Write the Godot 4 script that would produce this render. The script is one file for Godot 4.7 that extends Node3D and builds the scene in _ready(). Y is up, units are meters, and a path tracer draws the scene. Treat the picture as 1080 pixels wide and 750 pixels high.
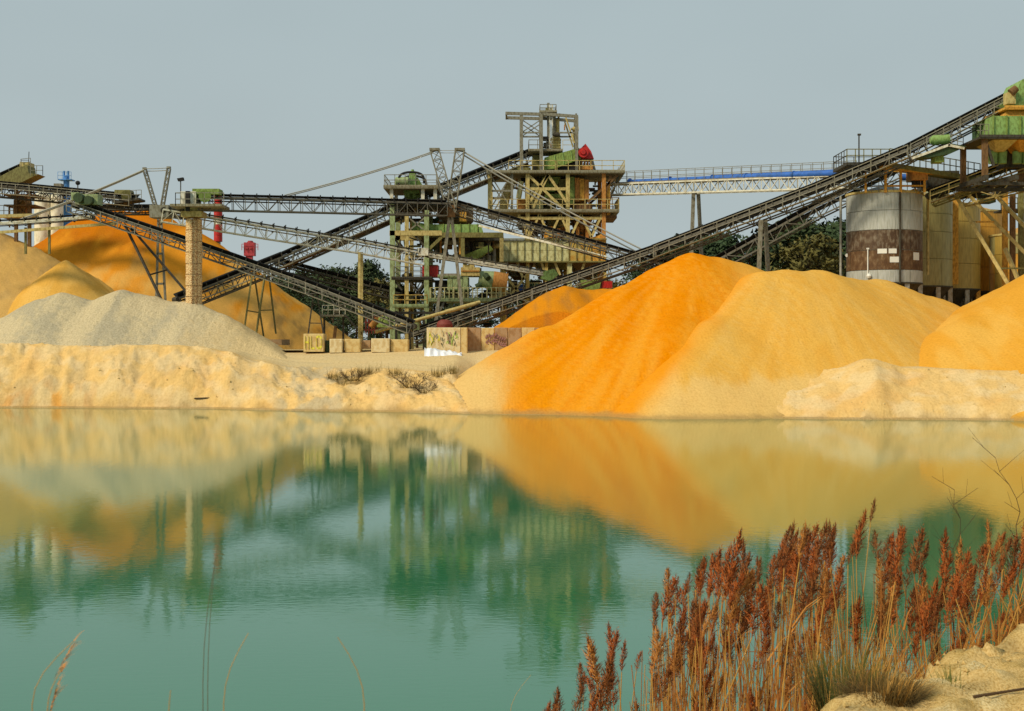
extends Node3D
# A sand and gravel works across a turquoise pit lake, reeds in front.
# y up, metres. The camera stands at x = 0, z = 0, looking along -z.

const F := 1400.0     # focal length in photo pixels (the photo is 1080 x 750)
const EYE := 5.1
const CX := 540.0
const HY := 362.0
const YARD := 4.5

var M := {}
var taken := {}
var org := {}
var noise := FastNoiseLite.new()
var fine := FastNoiseLite.new()
var rng := RandomNumberGenerator.new()


# ------------------------------------------------------------------ mesh helper
class MB:
	var v := PackedVector3Array()
	var n := PackedVector3Array()
	var c := PackedColorArray()
	var uv := PackedVector2Array()
	var colored := false
	var mapped := false
	var col := Color(1, 1, 1)

	func tri3(a: Vector3, b: Vector3, d: Vector3, na: Vector3, nb: Vector3, nd: Vector3) -> void:
		if (d - a).cross(b - a).dot(na + nb + nd) < 0.0:
			v.append(a); v.append(d); v.append(b)
			n.append(na); n.append(nd); n.append(nb)
		else:
			v.append(a); v.append(b); v.append(d)
			n.append(na); n.append(nb); n.append(nd)
		if colored:
			c.append(col); c.append(col); c.append(col)

	func tri(a: Vector3, b: Vector3, d: Vector3) -> void:
		var k := (d - a).cross(b - a)
		if k.length_squared() < 1e-16:
			return
		k = k.normalized()
		tri3(a, b, d, k, k, k)

	func quad(a: Vector3, b: Vector3, d: Vector3, e: Vector3, out := Vector3.ZERO) -> void:
		var k := (d - a).cross(b - e)
		if k.length_squared() < 1e-16:
			return
		k = k.normalized()
		if out != Vector3.ZERO and k.dot(out) < 0.0:
			k = -k
		tri3(a, b, d, k, k, k)
		tri3(a, d, e, k, k, k)

	func hexa(p: Array) -> void:   # 8 corners: 0-3 one end going round, 4-7 the other end
		var mid := Vector3.ZERO
		for q in p:
			mid += q / 8.0
		for f in [[0, 1, 2, 3], [4, 5, 6, 7], [0, 1, 5, 4], [1, 2, 6, 5], [2, 3, 7, 6], [3, 0, 4, 7]]:
			var o: Vector3 = (p[f[0]] + p[f[1]] + p[f[2]] + p[f[3]]) / 4.0 - mid
			quad(p[f[0]], p[f[1]], p[f[2]], p[f[3]], o)

	func bar(a: Vector3, b: Vector3, w: float, h: float, up := Vector3.UP) -> void:
		var d := (b - a).normalized()
		if abs(d.dot(up)) > 0.98:
			up = Vector3.FORWARD
		var s := d.cross(up).normalized() * w / 2.0
		var u := s.cross(d).normalized() * h / 2.0
		hexa([a - s - u, a + s - u, a + s + u, a - s + u, b - s - u, b + s - u, b + s + u, b - s + u])

	func box(at: Vector3, size: Vector3, turn := 0.0) -> void:
		var bx := Basis(Vector3.UP, turn)
		var p := []
		for y in [-0.5, 0.5]:
			for k in [[-0.5, -0.5], [0.5, -0.5], [0.5, 0.5], [-0.5, 0.5]]:
				p.append(at + bx * (Vector3(k[0], y, k[1]) * size))
		hexa(p)

	func tube(a: Vector3, b: Vector3, r0: float, r1: float, seg := 6, caps := true) -> void:
		var d := (b - a).normalized()
		var s := d.cross(Vector3.UP if abs(d.y) < 0.95 else Vector3.RIGHT).normalized()
		var u := s.cross(d)
		for i in seg:
			var t0 := TAU * i / seg
			var t1 := TAU * (i + 1) / seg
			var n0 := s * cos(t0) + u * sin(t0)
			var n1 := s * cos(t1) + u * sin(t1)
			tri3(a + n0 * r0, a + n1 * r0, b + n1 * r1, n0, n1, n1)
			tri3(a + n0 * r0, b + n1 * r1, b + n0 * r1, n0, n1, n0)
			if caps:
				if r0 > 0.0:
					tri3(a, a + n0 * r0, a + n1 * r0, -d, -d, -d)
				if r1 > 0.0:
					tri3(b, b + n0 * r1, b + n1 * r1, d, d, d)

	func prism(p: Array, along: Vector3) -> void:   # a polygon swept along a vector
		var mid := Vector3.ZERO
		for q in p:
			mid += q / float(p.size())
		for i in p.size():
			var a: Vector3 = p[i]
			var b: Vector3 = p[(i + 1) % p.size()]
			quad(a, b, b + along, a + along, (a + b) / 2.0 - mid)
			for e in [Vector3.ZERO, along]:
				var k := along.normalized() * (1.0 if e == along else -1.0)
				tri3(mid + e, a + e, b + e, k, k, k)

	func lathe(at: Vector3, prof: Array, seg := 16, a0 := 0.0, a1 := TAU) -> void:   # prof: [radius, y]
		for j in prof.size() - 1:
			var r0: float = prof[j][0]
			var y0: float = prof[j][1]
			var r1: float = prof[j + 1][0]
			var y1: float = prof[j + 1][1]
			var nr := y1 - y0
			var ny := r0 - r1
			if nr < 0.0:
				nr = -nr; ny = -ny
			for i in seg:
				var t0 := a0 + (a1 - a0) * i / seg
				var t1 := a0 + (a1 - a0) * (i + 1) / seg
				var d0 := Vector3(cos(t0), 0, sin(t0))
				var d1 := Vector3(cos(t1), 0, sin(t1))
				var n0 := (d0 * nr + Vector3.UP * ny).normalized()
				var n1 := (d1 * nr + Vector3.UP * ny).normalized()
				var p00 := at + d0 * r0 + Vector3.UP * y0
				var p10 := at + d1 * r0 + Vector3.UP * y0
				var p01 := at + d0 * r1 + Vector3.UP * y1
				var p11 := at + d1 * r1 + Vector3.UP * y1
				if r0 > 1e-4:
					tri3(p00, p10, p11, n0, n1, n1)
				if r1 > 1e-4:
					tri3(p00, p11, p01, n0, n1, n0)

	func rail(p: Array, h := 1.1, gap := 1.3, t := 0.055) -> void:   # posts and two rails along the feet p
		for i in p.size() - 1:
			var a: Vector3 = p[i]
			var b: Vector3 = p[i + 1]
			var m := int(max(1.0, round(a.distance_to(b) / gap)))
			for k in m + 1:
				var q := a.lerp(b, float(k) / m)
				bar(q, q + Vector3.UP * h, t, t)
			for y in [h, h * 0.52]:
				bar(a + Vector3.UP * y, b + Vector3.UP * y, t, t)

	func commit(off: Vector3) -> ArrayMesh:
		var arr := []
		arr.resize(Mesh.ARRAY_MAX)
		if off != Vector3.ZERO:
			for i in v.size():
				v[i] -= off
		arr[Mesh.ARRAY_VERTEX] = v
		arr[Mesh.ARRAY_NORMAL] = n
		if colored:
			arr[Mesh.ARRAY_COLOR] = c
		if mapped:
			arr[Mesh.ARRAY_TEX_UV] = uv
		var am := ArrayMesh.new()
		am.add_surface_from_arrays(Mesh.PRIMITIVE_TRIANGLES, arr)
		return am


# ------------------------------------------------------------------ object helpers
func numbered(called: String, parent: Node) -> String:
	var key := str(parent.get_instance_id()) + "/" + called
	var k: int = taken.get(key, 0)
	taken[key] = k + 1
	return called if k == 0 else "%s_%03d" % [called, k]

func tag(o: Node, label: String, category: String, group := "") -> Node:
	o.set_meta("label", label)
	o.set_meta("category", category)
	if group:
		o.set_meta("group", group)
	return o

func thing(called: String, label: String, category: String, at: Vector3, group := "") -> Node3D:
	var o := Node3D.new()
	o.name = numbered(called, self)
	add_child(o, true)
	o.position = at
	org[o] = at
	return tag(o, label, category, group)

func part(called: String, mb: MB, m: Material, parent: Node) -> MeshInstance3D:
	var o := MeshInstance3D.new()
	o.name = numbered(called, parent)
	o.mesh = mb.commit(org.get(parent, Vector3.ZERO))
	o.material_override = m
	parent.add_child(o, true)
	org[o] = org.get(parent, Vector3.ZERO)
	return o

func single(called: String, mb: MB, m: Material, label: String, category: String, group := "") -> MeshInstance3D:
	var lo := Vector3.INF
	var hi := -Vector3.INF
	for q in mb.v:
		lo = lo.min(q); hi = hi.max(q)
	var at := Vector3((lo.x + hi.x) / 2, lo.y, (lo.z + hi.z) / 2)
	var o := MeshInstance3D.new()
	o.name = numbered(called, self)
	o.mesh = mb.commit(at)
	o.material_override = m
	add_child(o, true)
	o.position = at
	org[o] = at
	if label:
		tag(o, label, category, group)
	return o

func setting(called: String, mb: MB, m: Material) -> MeshInstance3D:
	var o := part(called, mb, m, self)
	o.set_meta("kind", "structure")
	return o

func P(px: float, py: float, d: float) -> Vector3:   # the point at depth d seen at that place of the photo
	return Vector3((px - CX) / F * d, EYE - (py - HY) / F * d, -d)

func B(called: String, m: Material, parent: Node, a: Vector3, b: Vector3, w: float, h := 0.0) -> MeshInstance3D:
	var mb := MB.new()
	mb.bar(a, b, w, h if h > 0.0 else w)
	return part(called, mb, m, parent)

func pbox(mb: MB, x0: float, y0: float, x1: float, y1: float, d: float, near: float, far: float) -> void:
	var a := P(x0, y1, d)
	var b := P(x1, y0, d)
	mb.box(Vector3((a.x + b.x) / 2, (a.y + b.y) / 2, -d - (near + far) / 2), Vector3(b.x - a.x, b.y - a.y, far - near))

func ppoly(mb: MB, pts: Array, d: float, near: float, far: float) -> void:
	var p := []
	for q in pts:
		p.append(P(q[0], q[1], d) - Vector3(0, 0, near))
	mb.prism(p, Vector3(0, 0, near - far))

func Q(x: float, y: float, d: float, back := 0.0) -> Vector3:
	return P(x, y, d) - Vector3(0, 0, back)


# ------------------------------------------------------------------ materials
func noise_tex(seed_: int, freq: float, ramp: Array, size := 512, octaves := 5, kind := FastNoiseLite.TYPE_SIMPLEX_SMOOTH) -> NoiseTexture2D:
	var nz := FastNoiseLite.new()
	nz.seed = seed_
	nz.frequency = freq
	nz.noise_type = kind
	nz.fractal_octaves = octaves
	nz.fractal_gain = 0.55
	var t := NoiseTexture2D.new()
	t.width = size
	t.height = size
	t.seamless = true
	t.noise = nz
	var g := Gradient.new()
	var offs := PackedFloat32Array()
	var cols := PackedColorArray()
	for r in ramp:
		offs.append(r[0]); cols.append(r[1])
	g.offsets = offs
	g.colors = cols
	t.color_ramp = g
	return t

func bump_tex(seed_: int, freq: float, strength: float, size := 512, octaves := 5) -> NoiseTexture2D:
	var nz := FastNoiseLite.new()
	nz.seed = seed_
	nz.frequency = freq
	nz.noise_type = FastNoiseLite.TYPE_SIMPLEX_SMOOTH
	nz.fractal_octaves = octaves
	var t := NoiseTexture2D.new()
	t.width = size
	t.height = size
	t.seamless = true
	t.noise = nz
	t.as_normal_map = true
	t.bump_strength = strength
	return t

func mat(key: String, c: Color, rough := 0.8, tex: Texture2D = null, scale := 0.25, metal := 0.0) -> StandardMaterial3D:
	var m := StandardMaterial3D.new()
	m.resource_name = key
	m.albedo_color = c
	m.roughness = rough
	m.metallic = metal
	if tex:
		m.albedo_texture = tex
		m.uv1_triplanar = true
		m.uv1_world_triplanar = true
		m.uv1_scale = Vector3(scale * 1.8, scale, scale * 1.8)   # weather runs downwards
	M[key] = m
	return m

func make_materials() -> void:
	var w := Color(1, 1, 1)
	# weathering that multiplies the paint: clean, dirty, rusty
	var grime := noise_tex(11, 0.012, [[0.0, Color(0.74, 0.7, 0.62)], [0.4, Color(0.9, 0.88, 0.84)], [0.6, w], [1.0, w]], 512, 6)
	var rusty := noise_tex(23, 0.014, [[0.0, Color(0.7, 0.55, 0.4)], [0.34, Color(0.84, 0.75, 0.62)], [0.48, Color(0.94, 0.91, 0.85)], [0.65, w], [1.0, w]], 512, 6)
	var ochre := noise_tex(31, 0.012, [[0.0, Color(0.9, 0.75, 0.48)], [0.36, Color(0.95, 0.87, 0.7)], [0.52, Color(0.98, 0.96, 0.9)], [0.68, w], [1.0, w]], 512, 6)
	M["grime"] = grime
	mat("belt", Color(0.07, 0.07, 0.07), 0.85, grime, 0.3)
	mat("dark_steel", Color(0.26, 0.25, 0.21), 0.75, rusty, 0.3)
	mat("grey_steel", Color(0.52, 0.51, 0.45), 0.7, grime, 0.3)
	mat("conveyor_steel", Color(0.4, 0.39, 0.35), 0.7, grime, 0.3)
	mat("pale_steel", Color(0.88, 0.87, 0.8), 0.7, grime, 0.22)
	mat("galvanized", Color(0.66, 0.66, 0.63), 0.45, grime, 0.2, 0.3)
	mat("rust", Color(0.46, 0.34, 0.2), 0.9, grime, 0.3)
	mat("dark_green", Color(0.2, 0.28, 0.15), 0.75, grime, 0.3)
	mat("paint_green", Color(0.51, 0.6, 0.29), 0.75, grime, 0.3)
	mat("leaf_green", Color(0.54, 0.67, 0.38), 0.75, grime, 0.3)
	mat("pale_green", Color(0.6, 0.67, 0.48), 0.65, grime, 0.25)
	mat("olive", Color(0.5, 0.48, 0.27), 0.75, grime, 0.3)
	mat("dusty_yellow", Color(0.77, 0.7, 0.45), 0.75, grime, 0.25)
	mat("panel_yellow", Color(0.8, 0.79, 0.58), 0.7, grime, 0.2)
	mat("panel_yellow_dusty", Color(0.76, 0.66, 0.36), 0.7, ochre, 0.2)
	mat("orange_dust", Color(0.84, 0.63, 0.26), 0.9, grime, 0.3)
	mat("rust_orange", Color(0.74, 0.52, 0.26), 0.9, grime, 0.3)
	mat("red_paint", Color(0.75, 0.13, 0.1), 0.5, grime, 0.4)
	mat("dark_red", Color(0.5, 0.2, 0.16), 0.7, grime, 0.4)
	mat("pink_paint", Color(0.72, 0.25, 0.3), 0.6, grime, 0.4)
	mat("blue_paint", Color(0.2, 0.42, 0.78), 0.5, grime, 0.15)
	mat("light_blue", Color(0.3, 0.56, 0.84), 0.5, grime, 0.2)
	mat("white_paint", Color(0.92, 0.91, 0.82), 0.6, grime, 0.1)
	mat("sign_white", Color(0.9, 0.9, 0.87), 0.5)
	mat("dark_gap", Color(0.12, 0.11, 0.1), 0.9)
	mat("cable", Color(0.62, 0.61, 0.56), 0.6)
	mat("grating", Color(0.56, 0.54, 0.45), 0.8, grime, 0.3)
	# the silo steel, streaked from rain and dust: stretched vertically
	var streak := noise_tex(41, 0.02, [[0.0, Color(0.82, 0.82, 0.78)], [0.45, Color(0.94, 0.94, 0.92)], [0.6, w], [1.0, w]])
	for k in [["silo_grey", Color(0.7, 0.71, 0.69)], ["silo_grey_light", Color(0.74, 0.75, 0.73)], ["silo_olive", Color(0.64, 0.61, 0.4)], ["silo_tan", Color(0.72, 0.61, 0.3)], ["silo_dust", Color(0.82, 0.6, 0.2)]]:
		mat(k[0], k[1], 0.5, streak, 0.3, 0.15).uv1_scale = Vector3(0.55, 0.06, 0.55)
	var burn := noise_tex(43, 0.016, [[0.0, Color(0.33, 0.22, 0.11)], [0.42, Color(0.4, 0.29, 0.17)], [0.62, Color(0.46, 0.36, 0.24)], [0.8, Color(0.58, 0.5, 0.4)], [1.0, Color(0.62, 0.57, 0.49)]])
	mat("silo_brown", Color(0.9, 0.86, 0.8), 0.75, burn, 0.3).uv1_scale = Vector3(0.3, 0.16, 0.3)
	var worn := noise_tex(47, 0.016, [[0.0, Color(0.3, 0.21, 0.13)], [0.42, Color(0.37, 0.28, 0.19)], [0.56, Color(0.45, 0.38, 0.3)], [0.68, Color(0.56, 0.52, 0.46)], [1.0, Color(0.62, 0.6, 0.56)]], 512, 6)
	mat("silo_worn", Color(0.85, 0.82, 0.78), 0.7, worn, 0.3).uv1_scale = Vector3(0.3, 0.13, 0.3)
	# concrete
	var conc := noise_tex(51, 0.016, [[0.0, Color(0.86, 0.8, 0.7)], [0.4, Color(0.95, 0.91, 0.84)], [0.6, w], [1.0, Color(0.97, 0.94, 0.88)]], 512, 6)
	mat("concrete", Color(0.86, 0.8, 0.64), 0.9, conc, 0.35)
	mat("concrete_warm", Color(0.83, 0.74, 0.52), 0.9, conc, 0.3)
	mat("concrete_brown", Color(0.66, 0.55, 0.42), 0.9, conc, 0.3)
	for k in ["concrete", "concrete_warm", "concrete_brown"]:
		M[k].uv1_scale = Vector3(0.22, 0.16, 0.22)
	mat("spray_yellow", Color(0.88, 0.85, 0.3), 0.8)
	mat("spray_green", Color(0.7, 0.78, 0.4), 0.8)
	mat("spray_violet", Color(0.6, 0.42, 0.42), 0.8)
	mat("spray_grey", Color(0.58, 0.56, 0.45), 0.8)
	mat("plastic_white", Color(0.9, 0.92, 0.95), 0.35)
	var flake := noise_tex(57, 0.03, [[0.0, Color(0.45, 0.25, 0.14)], [0.4, Color(0.66, 0.44, 0.28)], [0.48, Color(0.95, 0.88, 0.74)], [0.7, w], [1.0, w]])
	mat("column_paint", Color(0.92, 0.84, 0.66), 0.8, flake, 0.45).uv1_scale = Vector3(0.55, 0.5, 0.55)
	# sand: colour by vertex, mottled by two textures
	var sand_mottle := noise_tex(61, 0.02, [[0.0, Color(0.88, 0.86, 0.82)], [0.45, Color(0.97, 0.965, 0.95)], [0.7, w], [1.0, w]], 512, 6)
	var sand_bump := bump_tex(62, 0.03, 6.0)
	for k in [["sand", 0.42, 0.45], ["gravel", 0.1, 0.6], ["bank", 0.35, 0.9]]:
		var m := mat(k[0], w, 0.97, sand_mottle, k[1])
		m.vertex_color_use_as_albedo = true
		m.normal_enabled = true
		m.normal_texture = sand_bump
		m.normal_scale = k[2]
		m.uv1_scale = Vector3(k[1], k[1], k[1])
		m.metallic_specular = 0.03
	var gv := noise_tex(63, 0.09, [[0.0, Color(0.76, 0.74, 0.7)], [0.42, Color(0.93, 0.925, 0.91)], [0.58, w], [1.0, w]], 512, 3)
	M["gravel"].albedo_texture = gv
	var near_tex := noise_tex(64, 0.03, [[0.0, Color(0.66, 0.6, 0.48)], [0.38, Color(0.88, 0.84, 0.76)], [0.55, w], [1.0, w]], 1024, 7)
	var nm := mat("near_sand", w, 0.97, near_tex, 0.6)
	nm.vertex_color_use_as_albedo = true
	nm.normal_enabled = true
	nm.normal_texture = bump_tex(65, 0.04, 10.0, 1024, 7)
	nm.normal_scale = 0.9
	nm.uv1_scale = Vector3(1.9, 1.9, 1.9)
	nm.metallic_specular = 0.03
	mat("near_stone", Color(0.8, 0.69, 0.45), 0.95, near_tex, 2.0)
	# milky turquoise water
	var wm := mat("water", Color(0.15, 0.45, 0.295), 0.045)
	wm.metallic_specular = 1.0
	wm.normal_enabled = true
	wm.normal_texture = bump_tex(71, 0.012, 1.0, 1024, 3)
	wm.normal_scale = 0.3
	wm.uv1_triplanar = true
	wm.uv1_world_triplanar = true
	wm.uv1_scale = Vector3(0.12, 0.12, 0.4)
	# plants
	var leafvar := noise_tex(81, 0.03, [[0.0, Color(0.6, 0.62, 0.5)], [0.5, w], [1.0, Color(1.0, 0.95, 0.8)]])
	for k in [["pine_leaf", Color(0.22, 0.29, 0.14)], ["dark_leaf", Color(0.2, 0.29, 0.16)], ["olive_leaf", Color(0.4, 0.38, 0.17)]]:
		mat(k[0], k[1], 0.8, leafvar, 0.15).backlight = Color(0.12, 0.14, 0.05)
	mat("bark", Color(0.3, 0.22, 0.16), 0.95, grime, 0.5)
	mat("twig", Color(0.3, 0.22, 0.13), 0.95)
	mat("stalk", Color(0.42, 0.38, 0.28), 0.9)
	mat("dry_grass", Color(0.5, 0.42, 0.2), 0.9)
	mat("tussock", Color(0.43, 0.34, 0.15), 0.9)
	mat("green_grass", Color(0.36, 0.38, 0.14), 0.9)
	mat("straw", Color(0.74, 0.55, 0.25), 0.85)
	mat("straw_dark", Color(0.62, 0.38, 0.14), 0.85)
	mat("reed_leaf", Color(0.7, 0.46, 0.17), 0.85).backlight = Color(0.25, 0.2, 0.1)
	for k in [["plume_red", Color(0.66, 0.34, 0.11)], ["plume_brown", Color(0.56, 0.32, 0.13)], ["plume_tan", Color(0.76, 0.5, 0.22)]]:
		mat(k[0], k[1], 0.9).backlight = Color(0.42, 0.25, 0.1)


# ------------------------------------------------------------------ light and camera
func _ready() -> void:
	rng.seed = 7
	noise.seed = 5
	noise.frequency = 1.0
	noise.fractal_octaves = 4
	fine.seed = 9
	fine.frequency = 1.0
	fine.fractal_octaves = 3

	var cam := Camera3D.new()
	var lens := CameraAttributesPhysical.new()
	lens.frustum_focal_length = 36.0
	lens.exposure_aperture = 9.0
	lens.frustum_focus_distance = 100.0
	cam.attributes = lens
	cam.projection = Camera3D.PROJECTION_FRUSTUM
	cam.near = 0.5
	cam.far = 6000.0
	cam.size = 750.0 / F * cam.near
	cam.frustum_offset = Vector2(0, -(375.0 - HY) / F * cam.near)
	cam.position = Vector3(0, EYE, 0)
	cam.current = true
	add_child(cam)

	var env := Environment.new()
	env.background_mode = Environment.BG_SKY
	var img := Image.create(512, 256, false, Image.FORMAT_RGBF)
	for y in 256:
		var lat := deg_to_rad(90.0 - 180.0 * (y + 0.5) / 256.0)
		var up := sin(lat)
		var base := Color(0.42, 0.485, 0.49).lerp(Color(0.375, 0.46, 0.487), clampf(up * 3.2, 0.0, 1.0))
		if up < 0:
			base = Color(0.34, 0.33, 0.27)
		for x in 512:
			var lon := TAU * x / 512.0
			var q := Vector3(cos(lon) * cos(lat), up * 3.0, sin(lon) * cos(lat))
			var k := 1.0 + (0.05 * noise.get_noise_3d(q.x * 2.0, q.y * 2.0, q.z * 2.0) + 0.02 * noise.get_noise_3d(q.x * 7.0, q.y * 7.0, q.z * 7.0) if up > 0 else 0.0)
			img.set_pixel(x, y, Color(base.r * k, base.g * k, base.b * k))
	var pano := PanoramaSkyMaterial.new()
	pano.panorama = ImageTexture.create_from_image(img)
	var sky := Sky.new()
	sky.sky_material = pano
	env.sky = sky
	env.tonemap_mode = Environment.TONE_MAPPER_LINEAR
	env.tonemap_exposure = 1.07
	env.sdfgi_enabled = true
	env.ssao_enabled = true
	env.ssil_enabled = true
	var we := WorldEnvironment.new()
	we.environment = env
	add_child(we)

	var sun := DirectionalLight3D.new()
	sun.light_energy = 0.95
	sun.light_color = Color(1.0, 0.94, 0.82)
	sun.light_angular_distance = 13.0
	sun.shadow_enabled = true
	sun.look_at_from_position(Vector3(-60, 62, 48), Vector3.ZERO)
	add_child(sun)

	make_materials()
	build_ground()
	build_heaps()
	build_trees()
	build_left_plant()
	build_screen_tower()
	build_wash_tower()
	build_conveyors()
	build_silos()
	build_right_tower()
	build_blocks()
	build_bank_plants()
	build_reeds()


# ------------------------------------------------------------------ ground, water, banks
func curve(x: float, pts: Array) -> float:
	if x <= pts[0][0]:
		return pts[0][1]
	for i in pts.size() - 1:
		if x <= pts[i + 1][0]:
			var t: float = (x - pts[i][0]) / (pts[i + 1][0] - pts[i][0])
			return lerp(float(pts[i][1]), float(pts[i + 1][1]), t * t * (3 - 2 * t))
	return pts[-1][1]

func shore(x: float) -> float:   # how far off the far waterline is, for a sideways place in metres
	return curve(x, [[-70, 109.0], [-40, 105.0], [-26, 103.5], [-12, 99.0], [1.5, 94.5], [12, 90.8], [24, 88.6], [36, 87.2], [70, 85.0]])

func bank_height(x: float, v: float) -> float:   # v: metres beyond the far waterline
	var crest := curve(x, [[-60, 4.9], [-40, 5.0], [-33, 4.85], [-27, 4.95], [-25, 4.8], [-22.5, 4.4], [-20, 3.6], [-17, 3.1], [-10, 3.0], [-4.5, 2.8], [-2.2, 0.1], [8, 0.0], [11.5, 0.3], [16.5, 2.95], [19, 3.15], [22, 3.25], [24.5, 3.95], [27, 3.35], [32, 3.2], [60, 3.2]])
	var run := curve(x, [[-50, 4.0], [-20, 4.2], [-14, 6.5], [-8, 5.5], [-2, 6.0], [10, 5.0], [15, 7.0], [22, 5.5], [40, 4.8]])
	var lip := (0.12 if x < -3.0 or x > 14.0 else 0.02) * smoothstep(-0.4, 0.25, v)
	var rough := (1.0 - 0.6 * smoothstep(13.0, 16.0, x)) * smoothstep(0.3, 1.2, v) * (1.0 - smoothstep(run * 0.9, run + 3.0, v))
	var wob := 0.6 * noise.get_noise_2d(x * 0.09, 3.0) + 0.8 * noise.get_noise_2d(x * 0.28, v * 0.1 + 9.0)
	var t := clampf((v - 0.5 - 0.25 * wob) / (run + 0.8 * wob), 0.0, 1.0)
	var face := lerpf(t, pow(t, 0.55), 0.5)
	var h := lip + (crest - 0.12) * face
	var gully := absf(noise.get_noise_2d(x * 0.55, v * 0.12 + 20.0))
	h += rough * (0.3 * noise.get_noise_2d(x * 0.35, v * 0.45 + 40.0) + 0.24 * (gully - 0.25) + 0.16 * fine.get_noise_2d(x * 1.3, v * 1.1) + 0.11 * fine.get_noise_2d(x * 3.1, v * 2.9))
	h = maxf(h, lip)
	if v > run:
		h = lerpf(h, YARD, smoothstep(run + 1.0, 22.0, v))
		if x > -24.0 and x < -3.0:   # wheel ruts and low windrows along the yard's edge
			h += 0.14 * exp(-pow((v - 11.0 - 0.4 * sin(x * 0.3)) / 0.35, 2.0)) - 0.12 * exp(-pow((v - 12.3) / 0.4, 2.0)) + 0.12 * exp(-pow((v - 15.5) / 0.4, 2.0))
	if v < 0.0:
		h = 0.3 * v
	return h

func build_ground() -> void:
	# the far ground, one sheet to the horizon, starting under the yard
	var mb := MB.new()
	mb.colored = true
	var xs := [-3000.0, -300.0, -90.0, -45.0, 0.0, 45.0, 90.0, 300.0, 3000.0]
	var zs := [118.0, 135.0, 160.0, 200.0, 300.0, 900.0, 3500.0]
	for i in xs.size() - 1:
		for j in zs.size() - 1:
			mb.col = Color(0.55, 0.41, 0.2).lerp(Color(0.2, 0.2, 0.1), smoothstep(2.0, 4.0, float(j)))
			mb.quad(Vector3(xs[i], YARD - 0.03, -zs[j]), Vector3(xs[i + 1], YARD - 0.03, -zs[j]), Vector3(xs[i + 1], YARD - 0.03, -zs[j + 1]), Vector3(xs[i], YARD - 0.03, -zs[j + 1]), Vector3.UP)
	setting("yard_ground", mb, M.sand)

	# the far bank
	mb = MB.new()
	var vs := []
	var v := -2.0
	while v < 26.0:
		vs.append(v)
		v += 0.18 if v < 8.0 else 0.6
	var nx := 620
	var pts := []
	var cols := []
	for i in nx + 1:
		var x := -64.0 + 128.0 * i / nx
		var s := shore(x)
		var rp := []
		var rc := []
		for w in vs:
			var h := bank_height(x, w)
			rp.append(Vector3(x + x * w / s * 0.6, h, -(s + w)))
			var k := noise.get_noise_2d(x * 0.3, w * 0.5)
			var c := Color(0.77, 0.51, 0.2).lerp(Color(0.78, 0.57, 0.29), smoothstep(-0.15, 0.3, k))
			var orange := smoothstep(0.12, 0.42, noise.get_noise_2d(x * 0.16 + 3.0, w * 0.22 + 70.0))
			orange = maxf(orange * 0.16, smoothstep(0.0, 0.3, noise.get_noise_2d(x * 0.5, w * 0.5 + 11.0)) * 0.7 * smoothstep(5.5, 2.0, absf(x + 37.0)) * smoothstep(2.2, 0.6, w))
			c = c.lerp(Color(0.72, 0.3, 0.035), orange)
			c = c.lerp(Color(0.5, 0.4, 0.24), 0.7 * smoothstep(0.1, 0.4, noise.get_noise_2d(x * 0.2, w * 0.2 + 150.0)) * smoothstep(-16.0, -18.5, x) * 0.6)
			# grey fines spilt across the gentle slope under the yard
			c = c.lerp(Color(0.5, 0.42, 0.27), 0.8 * smoothstep(-19.5, -17.0, x) * smoothstep(-11.5, -14.0, x) * smoothstep(-0.2, 0.2, noise.get_noise_2d(x * 0.6, w * 0.3 + 31.0)))
			c = c.lerp(Color(0.36, 0.24, 0.1), 0.75 * smoothstep(0.75, 0.1, w + 0.4 * noise.get_noise_2d(x * 0.7, 5.0)))   # wet at the waterline
			if w > 6.0:
				c = c.lerp(Color(0.68, 0.53, 0.29), smoothstep(6.0, 10.0, w) * 0.85)
			rc.append(c)
		pts.append(rp)
		cols.append(rc)
	grid(mb, pts, cols)
	setting("sand_bank", mb, M.bank)
	build_shore_stones()

	# the lake
	mb = MB.new()
	mb.quad(Vector3(-400, 0, 40), Vector3(400, 0, 40), Vector3(400, 0, -116), Vector3(-400, 0, -116), Vector3.UP)
	setting("lake_water", mb, M.water)

	# the near bank in the lower right corner
	mb = MB.new()
	pts = []
	cols = []
	for i in 191:
		var x := 0.2 + i * 0.045
		var rp := []
		var rc := []
		for j in 150:
			var z := -2.2 - j * 0.05
			rp.append(Vector3(x, near_height(x, z), z))
			var k := fine.get_noise_2d(x * 2.2, z * 2.2)
			var c := Color(0.66, 0.47, 0.2).lerp(Color(0.55, 0.38, 0.14), smoothstep(-0.05, 0.45, k))
			c = c.lerp(Color(0.74, 0.58, 0.3), smoothstep(0.1, 0.45, fine.get_noise_2d(x * 3.0 + 9.0, z * 3.0)))
			c = c.lerp(Color(0.28, 0.21, 0.1), 0.6 * smoothstep(0.25, 0.5, noise.get_noise_2d(x * 1.1 + 4.0, z * 1.4)))
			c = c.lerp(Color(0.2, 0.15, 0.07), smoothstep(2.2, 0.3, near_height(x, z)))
			rc.append(c)
		pts.append(rp)
		cols.append(rc)
	grid(mb, pts, cols)
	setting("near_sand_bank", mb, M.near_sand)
	# clods and small stones on it: nobody could count them
	mb = MB.new()
	for i in 900:
		var x := rng.randf_range(1.2, 3.4)
		var z := -rng.randf_range(4.6, 7.4)
		if near_edge(x, z) < -0.1:
			continue
		var r := 0.004 + 0.016 * pow(rng.randf(), 5.0)
		clod(mb, Vector3(x, near_height(x, z) + r * 0.3, z), r)
	setting("near_clods", mb, M.near_stone).set_meta("kind", "stuff")

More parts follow.
